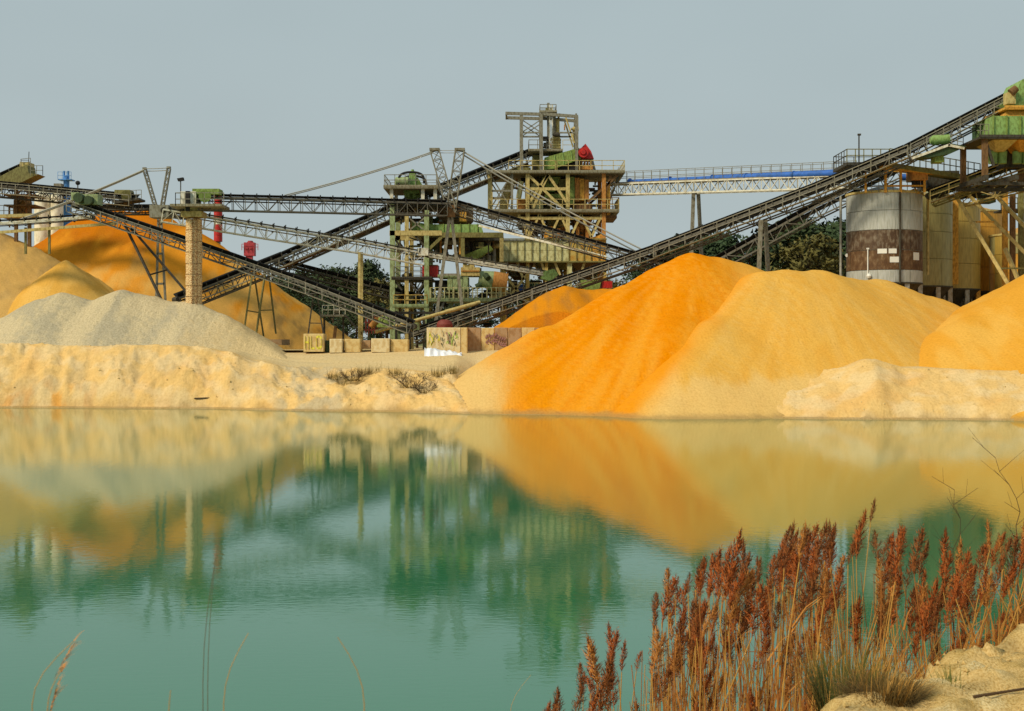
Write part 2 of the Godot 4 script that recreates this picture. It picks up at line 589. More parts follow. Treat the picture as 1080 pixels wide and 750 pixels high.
func clod(mb: MB, at: Vector3, r: float) -> void:
	var p := []
	for d in [Vector3.UP, Vector3.DOWN, Vector3.LEFT, Vector3.RIGHT, Vector3.FORWARD, Vector3.BACK]:
		p.append(at + d * r * rng.randf_range(0.6, 1.25) + Vector3(rng.randf_range(-0.3, 0.3), 0, rng.randf_range(-0.3, 0.3)) * r)
	for f in [[0, 2, 4], [0, 4, 3], [0, 3, 5], [0, 5, 2], [1, 2, 4], [1, 4, 3], [1, 3, 5], [1, 5, 2]]:
		var a: Vector3 = p[f[0]]
		var b: Vector3 = p[f[1]]
		var d: Vector3 = p[f[2]]
		var k := (d - a).cross(b - a).normalized()
		if k.dot((a + b + d) / 3.0 - at) < 0:
			k = -k
		mb.tri3(a, b, d, k, k, k)

func near_edge(x: float, z: float) -> float:   # > 0 on top of the near bank, metres from its broken edge
	var a := Vector2(1.34, -5.56)
	var dir := Vector2(1.4, -1.55).normalized()
	var d := Vector2(x, z) - a
	var side := d.x * -dir.y + d.y * dir.x    # positive on the side of the camera
	side += 0.16 * noise.get_noise_2d(x * 1.3, z * 1.3) + 0.1 * fine.get_noise_2d(x * 4.0, z * 4.0)
	var left := x - 1.36 - 0.12 * noise.get_noise_2d(z * 2.0, 7.0)
	return minf(side, left * 1.2)

func near_height(x: float, z: float) -> float:
	var e := near_edge(x, z)
	var h := 3.55 + 0.07 * noise.get_noise_2d(x * 0.8, z * 0.8) + 0.06 * fine.get_noise_2d(x * 2.6, z * 2.6) + 0.025 * fine.get_noise_2d(x * 9.0, z * 9.0)
	h += 0.05 * smoothstep(0.5, 0.1, e) * smoothstep(-0.2, 0.1, e) * (0.6 + noise.get_noise_2d(x * 2.0, z * 2.0))
	if e < 0.0:
		h += 1.45 * e + 0.25 * smoothstep(0.0, -0.6, e) * fine.get_noise_2d(x * 2.0, z * 2.0)
		h = maxf(h, -0.6)
	return h

func grid(mb: MB, pts: Array, cols: Array, keep := []) -> void:   # a sheet with smooth normals and a colour at every corner
	var ni := pts.size()
	var nj: int = pts[0].size()
	var nrm := []
	for i in ni:
		var r := []
		for j in nj:
			var a: Vector3 = pts[mini(i + 1, ni - 1)][j] - pts[maxi(i - 1, 0)][j]
			var b: Vector3 = pts[i][mini(j + 1, nj - 1)] - pts[i][maxi(j - 1, 0)]
			var k := a.cross(b).normalized()
			r.append(k if k.y > 0 else -k)
		nrm.append(r)
	mb.colored = true
	for i in ni - 1:
		for j in nj - 1:
			if keep and not (keep[i][j] or keep[i + 1][j] or keep[i][j + 1] or keep[i + 1][j + 1]):
				continue
			for t in [[[i, j], [i + 1, j], [i + 1, j + 1]], [[i, j], [i + 1, j + 1], [i, j + 1]]]:
				var o: Array = t
				var a: Vector3 = pts[o[0][0]][o[0][1]]
				var b: Vector3 = pts[o[1][0]][o[1][1]]
				var d: Vector3 = pts[o[2][0]][o[2][1]]
				if (d - a).cross(b - a).y < 0.0:
					o = [t[0], t[2], t[1]]
				for q in o:
					mb.v.append(pts[q[0]][q[1]])
					mb.n.append(nrm[q[0]][q[1]])
					mb.c.append(cols[q[0]][q[1]])

func build_shore_stones() -> void:
	var mb := MB.new()
	for i in 800:
		var x := rng.randf_range(-45.0, 40.0)
		var w := rng.randf_range(0.1, 6.5)
		if x > -4.0 and x < 17.0:
			continue
		var r := 0.025 + 0.1 * pow(rng.randf(), 6.0)
		var h := bank_height(x, w)
		clod(mb, Vector3(x + x * w / shore(x) * 0.6, h, -(shore(x) + w)), r)
	setting("bank_clods", mb, M.concrete_warm).set_meta("kind", "stuff")


# ------------------------------------------------------------------ heaps of sand and gravel
func heap(called: String, label: String, category: String, group: String, ridges: Array, slope: float, tip: float, base: float, step: float, rough: float, mat_key: String, tint: Callable, wall := 99.0) -> void:
	var segs := []
	var lo := Vector2.INF
	var hi := -Vector2.INF
	for r in ridges:
		var w := []
		for q in r:
			w.append(P(q[0], q[1], q[2]))
		for i in maxi(1, w.size() - 1):
			segs.append([w[i], w[mini(i + 1, w.size() - 1)]])
		for q in w:
			var reach: float = (q.y - base) / slope + 2.0
			lo = lo.min(Vector2(q.x - reach, q.z - reach))
			hi = hi.max(Vector2(q.x + reach, q.z + reach))
	var ni := int((hi.x - lo.x) / step) + 1
	var nj := int((hi.y - lo.y) / step) + 1
	var pts := []
	var cols := []
	var keep := []
	for i in ni:
		var rp := []
		var rc := []
		var rk := []
		for j in nj:
			var x := lo.x + i * step
			var z := lo.y + j * step
			var p := Vector2(x, z)
			var h := -99.0
			for s in segs:
				var a := Vector2(s[0].x, s[0].z)
				var b := Vector2(s[1].x, s[1].z)
				var l := (b - a).length_squared()
				var t := clampf((p - a).dot(b - a) / l, 0.0, 1.0) if l > 1e-6 else 0.0
				var dist := p.distance_to(a.lerp(b, t))
				var here: float = lerpf(s[0].y, s[1].y, t) - slope * (sqrt(dist * dist + tip * tip) - tip)
				# gently rounded where two cones meet
				var k := 1.1 if tip > 1.15 else 0.35
				var u := clampf(0.5 + 0.5 * (here - h) / k, 0.0, 1.0)
				h = lerpf(h, here, u) + k * u * (1.0 - u) if h > -90.0 else here
			h -= 0.38 if tip > 1.15 else 0.0
			h += rough * (0.9 * noise.get_noise_2d(x * 0.16, z * 0.13) + 0.22 * noise.get_noise_2d(x * 1.3, z * 0.2 + 50.0) + 0.25 * fine.get_noise_2d(x * 1.5, z * 1.2))
			if z > wall:
				h = base - 2.0
			rp.append(Vector3(x, h, z))
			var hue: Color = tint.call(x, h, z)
			if base < 0.0:
				hue = hue.lerp(Color(0.36, 0.24, 0.1), 0.7 * smoothstep(0.42, 0.1, h + 0.15 * noise.get_noise_2d(x * 0.6, z)))
			rc.append(hue)
			rk.append(h > base)
		pts.append(rp); cols.append(rc); keep.append(rk)
	var mb := MB.new()
	grid(mb, pts, cols, keep)
	single(called, mb, M[mat_key], label, category, group)

func build_heaps() -> void:
	var pale := Color(0.77, 0.43, 0.085)
	var orange := Color(0.8, 0.285, 0.006)
	var deep := Color(0.72, 0.215, 0.003)
	# the big orange heap in the middle of the shore
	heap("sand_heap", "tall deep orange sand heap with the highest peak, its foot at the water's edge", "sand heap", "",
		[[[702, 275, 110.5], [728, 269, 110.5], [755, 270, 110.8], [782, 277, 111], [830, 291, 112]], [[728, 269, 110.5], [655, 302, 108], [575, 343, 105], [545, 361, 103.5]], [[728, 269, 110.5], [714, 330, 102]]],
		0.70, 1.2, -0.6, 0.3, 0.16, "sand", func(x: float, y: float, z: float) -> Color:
			var k := noise.get_noise_2d(x * 0.22 + z * 0.1, z * 0.05) + 0.35 * noise.get_noise_2d(x * 1.1 + z * 0.3, z * 0.09) + 0.15 * fine.get_noise_2d(x * 2.0, z * 2.0)
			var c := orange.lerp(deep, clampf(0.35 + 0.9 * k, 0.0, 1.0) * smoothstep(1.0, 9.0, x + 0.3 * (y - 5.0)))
			c = c.lerp(Color(0.76, 0.35, 0.04), smoothstep(0.25, -0.35, k) * 0.5)
			var an := atan2(x - 14.8, z + 110.5)
			var run := noise.get_noise_2d(an * 16.0, 0.06 * y + 200.0) + 0.6 * noise.get_noise_2d(an * 48.0, 0.1 * y + 240.0)
			c = c.lerp(deep, 0.5 * smoothstep(0.05, 0.5, run)).lerp(Color(0.8, 0.37, 0.05), 0.35 * smoothstep(-0.05, -0.5, run))
			# paler skirt at the left end
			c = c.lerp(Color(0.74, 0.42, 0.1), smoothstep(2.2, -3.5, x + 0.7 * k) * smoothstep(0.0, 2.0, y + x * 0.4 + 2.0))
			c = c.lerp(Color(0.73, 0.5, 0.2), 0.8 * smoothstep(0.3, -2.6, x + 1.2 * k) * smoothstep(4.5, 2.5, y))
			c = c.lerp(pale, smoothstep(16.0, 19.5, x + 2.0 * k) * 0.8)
			return c)
	# the pale heap to its right
	heap("sand_heap", "wide pale yellow sand heap in front of the round silos, right of the orange peak", "sand heap", "",
		[[[800, 285, 107.5], [826, 283, 108], [862, 284, 109], [930, 293, 111.5], [985, 312, 112], [1024, 330, 112]], [[802, 286, 107], [752, 335, 101], [726, 372, 96.5], [700, 420, 91.8]]],
		0.68, 1.5, -0.6, 0.3, 0.14, "sand", func(x: float, y: float, z: float) -> Color:
			var k := noise.get_noise_2d(x * 0.25, z * 0.1) + 0.4 * noise.get_noise_2d(x * 0.8, z * 0.2)
			var c := pale.lerp(Color(0.74, 0.37, 0.055), smoothstep(0.0, 0.5, k) * 0.4)
			c = c.lerp(Color(0.66, 0.41, 0.11), smoothstep(0.0, -0.5, k) * 0.4)
			var an := atan2(x - 24.0, z + 112.0)
			var run := noise.get_noise_2d(an * 18.0, 0.06 * y + 300.0) + 0.6 * noise.get_noise_2d(an * 52.0, 0.1 * y + 340.0)
			c = c.lerp(Color(0.74, 0.36, 0.05), 0.4 * smoothstep(0.05, 0.5, run)).lerp(Color(0.79, 0.5, 0.15), 0.35 * smoothstep(-0.05, -0.5, run))
			# its left flank takes the orange of the heap behind it
			var spine := 10.3 + 0.63 * (-z - 91.8)
			c = c.lerp(orange, 0.9 * smoothstep(spine + 1.2, spine - 2.6, x + 1.3 * k))
			return c.lerp(Color(0.77, 0.52, 0.2), 0.7 * smoothstep(3.4, 2.2, y + 1.5 * k) * smoothstep(spine - 1.5, spine + 1.5, x)))
	# the heap at the right edge
	heap("sand_heap", "yellow sand heap cut off by the right edge, standing before the silo legs", "sand heap", "",
		[[[1150, 258, 107.5], [1185, 250, 108.5], [1260, 262, 111]], [[1150, 258, 107.5], [1080, 301, 105], [1024, 336, 102], [975, 384, 98.5]]],
		0.56, 1.0, -0.6, 0.3, 0.14, "sand", func(x: float, y: float, z: float) -> Color:
			var k := noise.get_noise_2d(x * 0.3, z * 0.09 + 30.0)
			return Color(0.74, 0.36, 0.045).lerp(pale, smoothstep(-0.3, 0.3, k)))
	# the small orange heap behind the wall
	heap("sand_heap", "small orange sand heap behind the graffitied concrete wall under the conveyor", "sand heap", "",
		[[[583, 306, 121], [596, 303, 121.5], [612, 307, 122], [640, 305, 122], [690, 300, 122]]],
		0.72, 0.7, 3.5, 0.3, 0.22, "sand", func(x: float, y: float, z: float) -> Color:
			var k := noise.get_noise_2d(x * 0.8, z * 0.3)
			return Color(0.66, 0.25, 0.012).lerp(Color(0.5, 0.21, 0.03), smoothstep(-0.1, 0.4, k)).lerp(Color(0.68, 0.42, 0.16), smoothstep(8.5, 10.5, x)), -117.05)
	# left: the great heap under the conveyor heads
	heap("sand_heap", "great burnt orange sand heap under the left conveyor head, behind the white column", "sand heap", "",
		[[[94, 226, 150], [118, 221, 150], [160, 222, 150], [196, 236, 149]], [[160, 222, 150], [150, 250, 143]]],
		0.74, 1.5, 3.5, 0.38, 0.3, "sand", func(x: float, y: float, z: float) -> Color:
			var k := noise.get_noise_2d(x * 0.22, z * 0.07 + 3.0) + 0.4 * noise.get_noise_2d(x * 0.6, y * 0.4)
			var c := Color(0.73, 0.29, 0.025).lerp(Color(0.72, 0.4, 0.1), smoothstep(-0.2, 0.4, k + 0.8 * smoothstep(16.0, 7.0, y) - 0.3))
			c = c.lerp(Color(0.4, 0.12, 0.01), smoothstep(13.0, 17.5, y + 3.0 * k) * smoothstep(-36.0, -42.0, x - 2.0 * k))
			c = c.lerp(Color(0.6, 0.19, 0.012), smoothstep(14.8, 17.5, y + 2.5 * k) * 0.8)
			# rubble and dirt at the right foot
			var dirt := smoothstep(-0.05, 0.35, noise.get_noise_2d(x * 0.5, y * 0.5 + 8.0)) * smoothstep(-29.0, -25.0, x) * smoothstep(13.5, 9.0, y)
			return c.lerp(Color(0.36, 0.22, 0.08), dirt * 0.75))
	heap("sand_heap", "dull yellow sand heap cut off by the left edge under the pale conveyor", "sand heap", "",
		[[[-160, 226, 139], [-60, 228, 138], [-5, 243, 138], [30, 257, 137]]],
		0.66, 1.2, 3.5, 0.35, 0.35, "sand", func(x: float, y: float, z: float) -> Color:
			var k := noise.get_noise_2d(x * 0.35, z * 0.15 + 60.0)
			return Color(0.66, 0.41, 0.13).lerp(Color(0.5, 0.33, 0.13), smoothstep(0.05, 0.4, k) * 0.7))
	heap("sand_heap", "small steep yellow sand cone behind the grey gravel", "sand heap", "",
		[[[69, 275, 131], [70, 276, 131.2]], [[69, 275, 131], [100, 292, 134]]],
		0.8, 0.25, 3.5, 0.25, 0.16, "sand", func(x: float, y: float, z: float) -> Color:
			var k := noise.get_noise_2d(x * 0.5, z * 0.2 + 90.0)
			return Color(0.78, 0.47, 0.12).lerp(Color(0.72, 0.4, 0.08), smoothstep(-0.2, 0.4, k)))
	heap("gravel_heap", "long grey gravel heap with three low tops, above the left bank", "gravel heap", "",
		[[[-120, 345, 121], [0, 337, 121], [42, 317, 121], [66, 309, 121], [80, 312, 121]], [[97, 318, 121], [127, 307, 121], [160, 312, 121]], [[150, 318, 121], [205, 319, 120], [232, 331, 119], [268, 358, 117], [300, 378, 114]]],
		0.64, 0.8, 0.5, 0.28, 0.2, "gravel", func(x: float, y: float, z: float) -> Color:
			var k := noise.get_noise_2d(x * 0.3, z * 0.12 + 120.0) + 0.4 * fine.get_noise_2d(x * 2.0, z * 1.5)
			var c := Color(0.6, 0.5, 0.31).lerp(Color(0.47, 0.41, 0.28), smoothstep(-0.1, 0.4, k))
			return c.lerp(Color(0.68, 0.51, 0.26), smoothstep(-29.0, -24.0, x + 4.0 * k) * 0.8))


# ------------------------------------------------------------------ trees
func tree_shape(kind: String, h: float, seed_: int) -> Array:   # [trunk, crown] about the foot
	var r := RandomNumberGenerator.new()
	r.seed = seed_
	var trunk := MB.new()
	var crown := MB.new()
	var bend := Vector3(r.randf_range(-0.5, 0.5), 0, r.randf_range(-0.5, 0.5))
	var top := Vector3(0, h * 0.9, 0) + bend
	trunk.tube(Vector3.ZERO, Vector3(0, h * 0.45, 0) + bend * 0.4, h * 0.022, h * 0.016, 7, false)
	trunk.tube(Vector3(0, h * 0.45, 0) + bend * 0.4, top, h * 0.016, h * 0.004, 6, false)
	var clumps := 60 if kind != "bush" else 36
	for i in clumps:
		var u := (i + r.randf()) / clumps
		var y: float
		var rad: float
		match kind:
			"pine":
				y = h * lerpf(0.38, 1.0, u)
				rad = h * 0.2 * sin(PI * clampf(0.18 + 0.8 * u, 0, 1)) * r.randf_range(0.35, 1.1)
			"broad":
				y = h * lerpf(0.25, 0.98, u)
				rad = h * 0.27 * sqrt(sin(PI * clampf(0.15 + 0.8 * u, 0, 1))) * r.randf_range(0.3, 1.1)
			_:
				y = h * lerpf(0.08, 0.95, u)
				rad = h * 0.42 * sqrt(sin(PI * clampf(0.25 + 0.7 * u, 0, 1))) * r.randf_range(0.2, 1.1)
		var an := r.randf() * TAU
		var stem := Vector3(0, y - h * 0.06, 0) + bend * (y / h)
		var at := Vector3(cos(an) * rad, y, sin(an) * rad) + bend * (y / h)
		trunk.tube(stem, at, h * 0.006, h * 0.002, 4, false)
		var size := h * r.randf_range(0.05, 0.1)
		for k in 80:
			var d := Vector3(r.randfn(), r.randfn() * 0.65, r.randfn()) * size * 0.62
			var c := at + d
			var e := Vector3(r.randfn(), r.randfn(), r.randfn()).normalized() * h * 0.024
			var g := Vector3(r.randfn(), r.randfn(), r.randfn()).normalized() * h * 0.024
			var nn := (d.normalized() + Vector3.UP * 0.5 + Vector3(r.randfn(), r.randfn(), r.randfn()) * 0.3).normalized()
			crown.tri3(c - e, c + e, c + g, nn, nn, nn)
	return [trunk, crown]

func build_trees() -> void:
	var protos := {}
	for k in [["pine", 3], ["broad", 2], ["bush", 2]]:
		for i in k[1]:
			var s := tree_shape(k[0], 12.0, 100 + i * 7 + k[1] * 31)
			protos["%s%d" % [k[0], i]] = [s[0].commit(Vector3.ZERO), s[1].commit(Vector3.ZERO)]
	# [px, py of the top, depth, proto, leaf, label]
	var list := [
		[722, 262, 215, "pine1", "dark_leaf", "low dark tree just right of the orange peak, left of the grey leg"],
		[744, 257, 222, "pine2", "dark_leaf", "rounded dark tree between the two legs of the bridge support"],
		[768, 257, 218, "pine0", "dark_leaf", "dark tree half hidden under the lower long conveyor"],
		[790, 262, 210, "broad0", "dark_leaf", "short dark tree left of the tall grey conveyor posts"],
		[812, 250, 222, "pine0", "pine_leaf", "dark tree directly behind the tall grey conveyor posts"],
		[834, 243, 212, "pine1", "pine_leaf", "tallest dark pine in the row behind the pale sand heap"],
		[852, 258, 204, "broad0", "olive_leaf", "brownish bare tree in front of the dark pines, left of the grey silo"],
		[866, 247, 216, "pine2", "pine_leaf", "dark pine second from the grey silo"],
		[886, 244, 214, "pine0", "dark_leaf", "dark pine touching the grey silo's left edge"],
		[912, 250, 222, "pine1", "dark_leaf", "dark pine behind the grey silo"],
		[300, 296, 196, "broad1", "dark_leaf", "low dark tree at the left end of the green belt behind the orange heap"],
		[322, 290, 190, "broad0", "dark_leaf", "dark tree behind the crossing of the two dark conveyors"],
		[346, 292, 188, "pine2", "dark_leaf", "dark tree above the little railed platform"],
		[366, 288, 186, "broad1", "pine_leaf", "dark tree left of the tall yellowish post"],
		[390, 284, 184, "pine1", "pine_leaf", "taller dark tree between the yellowish post and the wash tower"],
		[408, 300, 180, "broad0", "olive_leaf", "olive tree hidden behind the green post of the wash tower"],
		[330, 318, 168, "bush0", "dark_leaf", "dark bush at the top of the orange heap's right slope"],
		[352, 322, 164, "bush1", "dark_leaf", "dark bush behind the little railed platform"],
		[376, 324, 162, "bush0", "pine_leaf", "dark bush behind the foot of the yellowish post"],
		[402, 322, 160, "bush1", "dark_leaf", "dark bush left of the wash tower's foot"],
		[628, 291, 185, "broad0", "olive_leaf", "pale green tree seen through the gap under the long conveyor"],
		[650, 300, 190, "bush1", "olive_leaf", "low bush left of the orange peak's upper slope"],
		[700, 268, 220, "broad0", "dark_leaf", "low dark tree just behind the orange peak"],
		[560, 300, 188, "broad1", "dark_leaf", "dark tree behind the legs of the screening tower"],
		[440, 316, 172, "bush1", "dark_leaf", "dark bush behind the wash tower's left posts"],
		[468, 312, 174, "bush0", "pine_leaf", "dark bush behind the V mast's legs"],
		[500, 316, 172, "bush1", "dark_leaf", "dark bush behind the trommel walkway"],
		[535, 310, 176, "bush0", "dark_leaf", "dark bush between the wash tower and the screening tower"],
		[580, 312, 174, "bush1", "pine_leaf", "dark bush behind the screening tower's right legs"],
		[480, 305, 186, "broad0", "dark_leaf", "dark tree behind the wash tower's lower floor"],
	]
	var id := 0
	for a in list:
		var foot := P(a[0], 368, a[2])
		foot.y = YARD - 0.1
		var h: float = (P(a[0], a[1], a[2]).y - foot.y) * 1.06
		var kind: String = a[3]
		var t := thing("bush" if kind.begins_with("bush") else "pine_tree" if kind.begins_with("pine") else "broadleaf_tree", a[5], "bush" if kind.begins_with("bush") else "tree", foot, "trees and bushes behind the works")
		for k in 2:
			var o := MeshInstance3D.new()
			o.name = ["trunk", "crown"][k]
			o.mesh = protos[kind][k]
			o.material_override = M.bark if k == 0 else M[a[4]]
			o.scale = Vector3(1.25, 1.0, 1.25) * (h / 12.0)
			o.rotation.y = id * 1.7
			t.add_child(o, true)
		id += 1


# ------------------------------------------------------------------ conveyors and steelwork
func conveyor(label: String, line: Array, o: Dictionary) -> Node3D:   # line: points along the top of the belt
	var w: float = o.get("w", 1.0)
	var h: float = o.get("h", 1.1)
	var steel: Material = M["conveyor_steel" if o.get("steel", "grey_steel") == "grey_steel" else o.steel]
	var low: Vector3 = line[0] if line[0].y < line[-1].y else line[-1]
	var t := thing("belt_conveyor", label, "conveyor", low - Vector3(0, h, 0), o.get("group", "belt conveyors of the works"))
	var belt := MB.new()
	var back := MB.new()
	var rollers := MB.new()
	var brackets := MB.new()
	var chords := [MB.new(), MB.new(), MB.new(), MB.new()]
	var web := MB.new()
	var deck := MB.new()
	var rails := MB.new()
	var ct: float = o.get("chord", 0.13)
	for i in line.size() - 1:
		var a: Vector3 = line[i]
		var b: Vector3 = line[i + 1]
		var d := (b - a).normalized()
		var s := Vector3(d.z, 0, -d.x).normalized()
		if s.z < 0.0:
			s = -s                      # s points to the camera's side
		var up := s.cross(d)
		if up.y < 0.0:
			up = -up
		var len := a.distance_to(b)
		var n := int(max(1.0, round(len / o.get("panel", 1.5))))
		# troughed belt: flat middle and two raised sides, and the flat strand that returns below
		belt.bar(a, b, w * 0.4, 0.05, up)
		for e in [-1.0, 1.0]:
			var q0: Vector3 = s * e * w * 0.2
			var q1: Vector3 = s * e * w * 0.5 + up * float(o.get("trough", 0.28))
			belt.hexa([a + q0 - up * 0.02, a + q1 - up * 0.02, a + q1 + up * 0.03, a + q0 + up * 0.03, b + q0 - up * 0.02, b + q1 - up * 0.02, b + q1 + up * 0.03, b + q0 + up * 0.03])
		back.bar(a - up * 0.5, b - up * 0.5, w * 0.86, 0.04, up)
		# four chords with posts and diagonals
		var offs := [s * w * 0.56 - up * 0.2, -s * w * 0.56 - up * 0.2, s * w * 0.56 - up * h, -s * w * 0.56 - up * h]
		for k in 4:
			chords[k].bar(a + offs[k], b + offs[k], ct * 0.7, ct * (1.5 if k < 2 else 1.0), up)
		for k in n + 1:
			var p := a.lerp(b, float(k) / n)
			for e in 2:
				web.bar(p + offs[e], p + offs[e + 2], ct * 0.55, ct * 0.55)
				if k < n:
					var q := a.lerp(b, float(k + 1) / n)
					if k % 2:
						web.bar(p + offs[e], q + offs[e + 2], ct * 0.5, ct * 0.5)
					else:
						web.bar(p + offs[e + 2], q + offs[e], ct * 0.5, ct * 0.5)
			web.bar(p + offs[2], p + offs[3], ct * 0.5, ct * 0.5)
		var m := int(max(2.0, round(len / 1.15)))
		for k in m:
			var p := a.lerp(b, (k + 0.5) / m)
			rollers.tube(p - s * w * 0.22 - up * 0.09, p + s * w * 0.22 - up * 0.09, 0.06, 0.06, 5)
			if k % 2 == 0:
				rollers.tube(p - s * w * 0.45 - up * 0.57, p + s * w * 0.45 - up * 0.57, 0.05, 0.05, 5)
			for e in [-1.0, 1.0]:
				rollers.tube(p + s * e * w * 0.22 - up * 0.09, p + s * e * w * 0.5 + up * 0.1, 0.06, 0.06, 5)
				brackets.bar(p + s * e * w * 0.58 - up * 0.2, p + s * e * w * 0.6 + up * 0.24, 0.16, 0.08, d)
		if o.get("walk", false):
			var e0: Vector3 = s * (w * 0.62) - up * 1.0
			deck.bar(a + e0 + s * 0.35, b + e0 + s * 0.35, 0.7, 0.05, up)
			var l0 := a + e0 + s * 0.7
			var l1 := b + e0 + s * 0.7
			var pn := int(max(2.0, round(len / 1.6)))
			for k in pn + 1:
				var p := l0.lerp(l1, float(k) / pn)
				rails.bar(p, p + Vector3.UP * 1.05, 0.07, 0.07)
			for y in [0.55, 1.05]:
				rails.bar(l0 + Vector3.UP * y, l1 + Vector3.UP * y, 0.075, 0.075, up)
	part("belt", belt, M[o.get("belt", "belt")], t)
	part("return_belt", back, M[o.get("belt", "belt")], t)
	for k in 4:
		part("chord", chords[k], steel, t)
	part("lattice", web, steel, t)
	part("roller_set", rollers, M.dark_gap, t).set_meta("kind", "stuff")
	part("roller_bracket_set", brackets, M[o.get("bracket", "dark_steel")], t).set_meta("kind", "stuff")
	if o.get("walk", false):
		part("walkway", deck, M.grating, t)
		part("railing", rails, M[o.get("rail", "grey_steel")], t)
	for k in [0, line.size() - 1]:
		var a: Vector3 = line[k]
		var d: Vector3 = (line[1] - line[0]).normalized() if k == 0 else (line[-1] - line[-2]).normalized()
		var s := Vector3(d.z, 0, -d.x).normalized()
		var mb := MB.new()
		mb.tube(a - s * w * 0.48 - Vector3.UP * 0.27, a + s * w * 0.48 - Vector3.UP * 0.27, 0.27, 0.27, 12)
		part("pulley", mb, M.dark_steel, t)
	return t

func lattice_mast(mb: MB, a: Vector3, b: Vector3, w: float, t := 0.09, gap := 0.9) -> void:   # four thin corner bars laced together
	var d := (b - a).normalized()
	var s := Vector3(d.y, -d.x, 0).normalized() * w / 2
	var u := d.cross(s).normalized() * w / 2
	var cs := [s + u, s - u, -s - u, -s + u]
	var n := int(max(1.0, round(a.distance_to(b) / gap)))
	for k in 4:
		mb.bar(a + cs[k], b + cs[k], t, t)
		for i in n:
			var p := a.lerp(b, float(i) / n)
			var q := a.lerp(b, float(i + 1) / n)
			mb.bar(p + cs[k], q + cs[(k + 1) % 4], t * 0.6, t * 0.6)
			mb.bar(p + cs[k], p + cs[(k + 1) % 4], t * 0.6, t * 0.6)

func leg_frame(called: String, label: String, top: Vector3, feet: Array, heads: Array, t: float, m: Material, rungs := [], group := "") -> Node3D:   # legs from heads[i] to feet[i], rungs at these heights between them
	var lo: Vector3 = feet[0]
	for f in feet:
		lo = lo.min(f)
	var o := thing(called, label, "support frame", Vector3(top.x, lo.y, top.z), group)
	for i in feet.size():
		B("leg", m, o, heads[i], feet[i], t)
	for y in rungs:
		for i in feet.size() - 1:
			var a: Vector3 = heads[i].lerp(feet[i], y)
			var b: Vector3 = heads[i + 1].lerp(feet[i + 1], y)
			B("cross_bar", m, o, a, b, t * 0.7)
	return o

func ground_at(p: Vector3) -> Vector3:
	return Vector3(p.x, YARD - 0.15, p.z)

